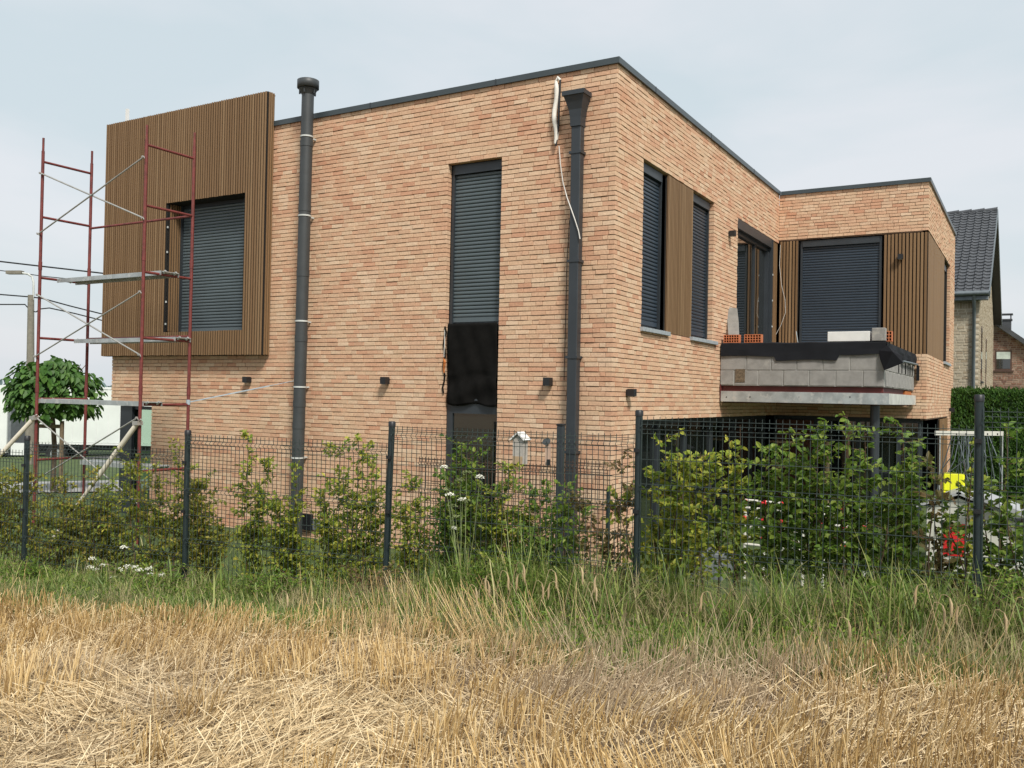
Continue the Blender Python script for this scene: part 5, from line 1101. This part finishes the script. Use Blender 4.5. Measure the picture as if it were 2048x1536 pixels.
WLAB = ['wheat stalk, leftmost but two in the clump of drooping ears', 'wheat stalk in the clump, just right of the leftmost three ears', 'tallest wheat stalk in the clump left of the fourth fence post', 'wheat stalk whose ear hangs beside the tallest stalk of the clump',
 'low wheat stalk right of the tallest one in the clump', 'wheat stalk in the middle of the clump below the bird house', 'low wheat stalk in the middle of the clump below the downpipe', 'high wheat stalk below the square downpipe', 'low wheat stalk right of the downpipe line',
 'rightmost wheat stalk of the big clump, near the fourth fence post', 'leftmost wheat stalk of the big clump', 'second wheat stalk from the left of the big clump', 'lone wheat stalk just right of the fourth fence post', 'short lone wheat stalk below the terrace glazing', 'short lone wheat stalk below the balcony',
 'highest wheat stalk of the right-hand group, near the playhouse', 'wheat stalk right beside the highest one near the playhouse', 'third wheat stalk of the group near the playhouse', 'wheat stalk below the rightmost fence post', 'wheat stalk right of the rightmost fence post', 'wheat stalk at the right edge of the photo',
 'lone wheat stalk left of the second fence post', 'lone wheat stalk below the flue pipe']
for k, (a, b_) in enumerate(WL): stalk(a, b_, 1 if k % 3 else -1, WLAB[k])
# dense leaning tufts of uncut wheat straw at the field edge
PX = []; 
for (x0, rad, cnt, lean_) in ((1.05, .22, 260, -.2), (1.75, .20, 300, -.55), (2.35, .25, 170, -.4), (3.3, .3, 150, .15), (4.3, .35, 160, .3), (.35, .25, 110, .1), (-2.9, .25, 70, .1)):
    cnt = cnt // 4; xx = x0 + rng.normal(size=cnt) * rad; yy = edge_y(xx) + .12 + rng.normal(size=cnt) * .12; hh = rng.uniform(.20, .50, cnt)
    PX.append((xx, yy, hh, lean_ + rng.normal(size=cnt) * .28, rng.normal(size=cnt) * .2))
xx, yy, hh, l1, l2 = [np.concatenate(v) for v in zip(*PX)]
P = np.stack([xx, yy, ground(xx, yy) - .01], 1); T = P + np.stack([l1 * hh, l2 * hh, hh], 1)
V, Q = stems(P, T, np.full(len(xx), .0022), np.full(len(xx), .0012)); tag(mesh_obj('uncut_straw', np_mesh('uncut_straw', V, Q), M_STRAW), 'tufts of tall uncut straw leaning at the field edge', 'straw', kind='stuff')
# white umbel flowers
def umbel(pts, base_px, label, off):
    q = ray(*base_px); nn = np.array([-.1262, .992]); tt = ((FA - CAM[:2]) @ nn + off) / (q[:2] @ nn); b0 = CAM + q * tt; zg = float(ground(b0[0], b0[1]))
    t_ = thing('wild_carrot', (b0[0], b0[1], zg), label, 'wildflower', 'white umbel wildflowers')
    mb = MB()
    for (px, py) in pts:
        q = ray(px, py); tt = ((FA - CAM[:2]) @ nn + off + rng.normal() * .05) / (q[:2] @ nn); p = CAM + q * tt
        mb.tube([(b0[0] + rng.normal() * .03, b0[1], zg), ((b0[0] + p[0]) / 2, p[1], (zg + p[2]) / 2 + .05), p], [.003, .0025, .0018], 4, False)
        n_ = 46; a = rng.uniform(0, 6.28, n_); r_ = np.sqrt(rng.random(n_)) * rng.uniform(.024, .044); seed = rng.random() < .22
        Pp = p + np.stack([np.cos(a) * r_, np.sin(a) * r_, .012 - r_ * r_ * 9 + rng.normal(size=n_) * .004], 1)
        V, Fc = leaves(Pp, rdir(n_, .3), rdir(n_, 1.4), np.full(n_, .014), np.full(n_, .013)); mesh_obj('flower_head', np_mesh('flower_head', V, Fc), M_SEED if seed else M_FLOWER, t_)
    mb.build('stem', M_SEED, t_)
umbel([(185, 1118), (208, 1130), (180, 1135), (213, 1160), (225, 1155), (248, 1095), (196, 1122), (192, 1140), (238, 1140)], (205, 1200), 'white umbel wildflower, leftmost clump of flowers in front of the fence', -.25)
umbel([(278, 1140), (300, 1150), (298, 1138), (322, 1152), (326, 1150), (270, 1135), (255, 1133), (289, 1160), (310, 1168), (262, 1165), (336, 1172)], (290, 1210), 'white umbel wildflower, larger clump left of the second fence post', -.3)
umbel([(68, 1165), (83, 1174), (52, 1150), (110, 1172), (135, 1166)], (85, 1210), 'low white wildflower right of the leftmost fence post', -.3)
umbel([(888, 935), (933, 945), (920, 960), (893, 980), (900, 990), (925, 1000), (905, 1012)], (925, 1130), 'tall white umbel wildflower below the tall window', -.12)
umbel([(912, 1035), (930, 1001), (908, 1058), (960, 955)], (935, 1140), 'smaller white umbel wildflower low in the shrub below the tall window', -.12)
umbel([(695, 1192), (645, 1262), (668, 1275), (705, 1218)], (680, 1260), 'scattered white wildflower left of the middle fence post', -.6)
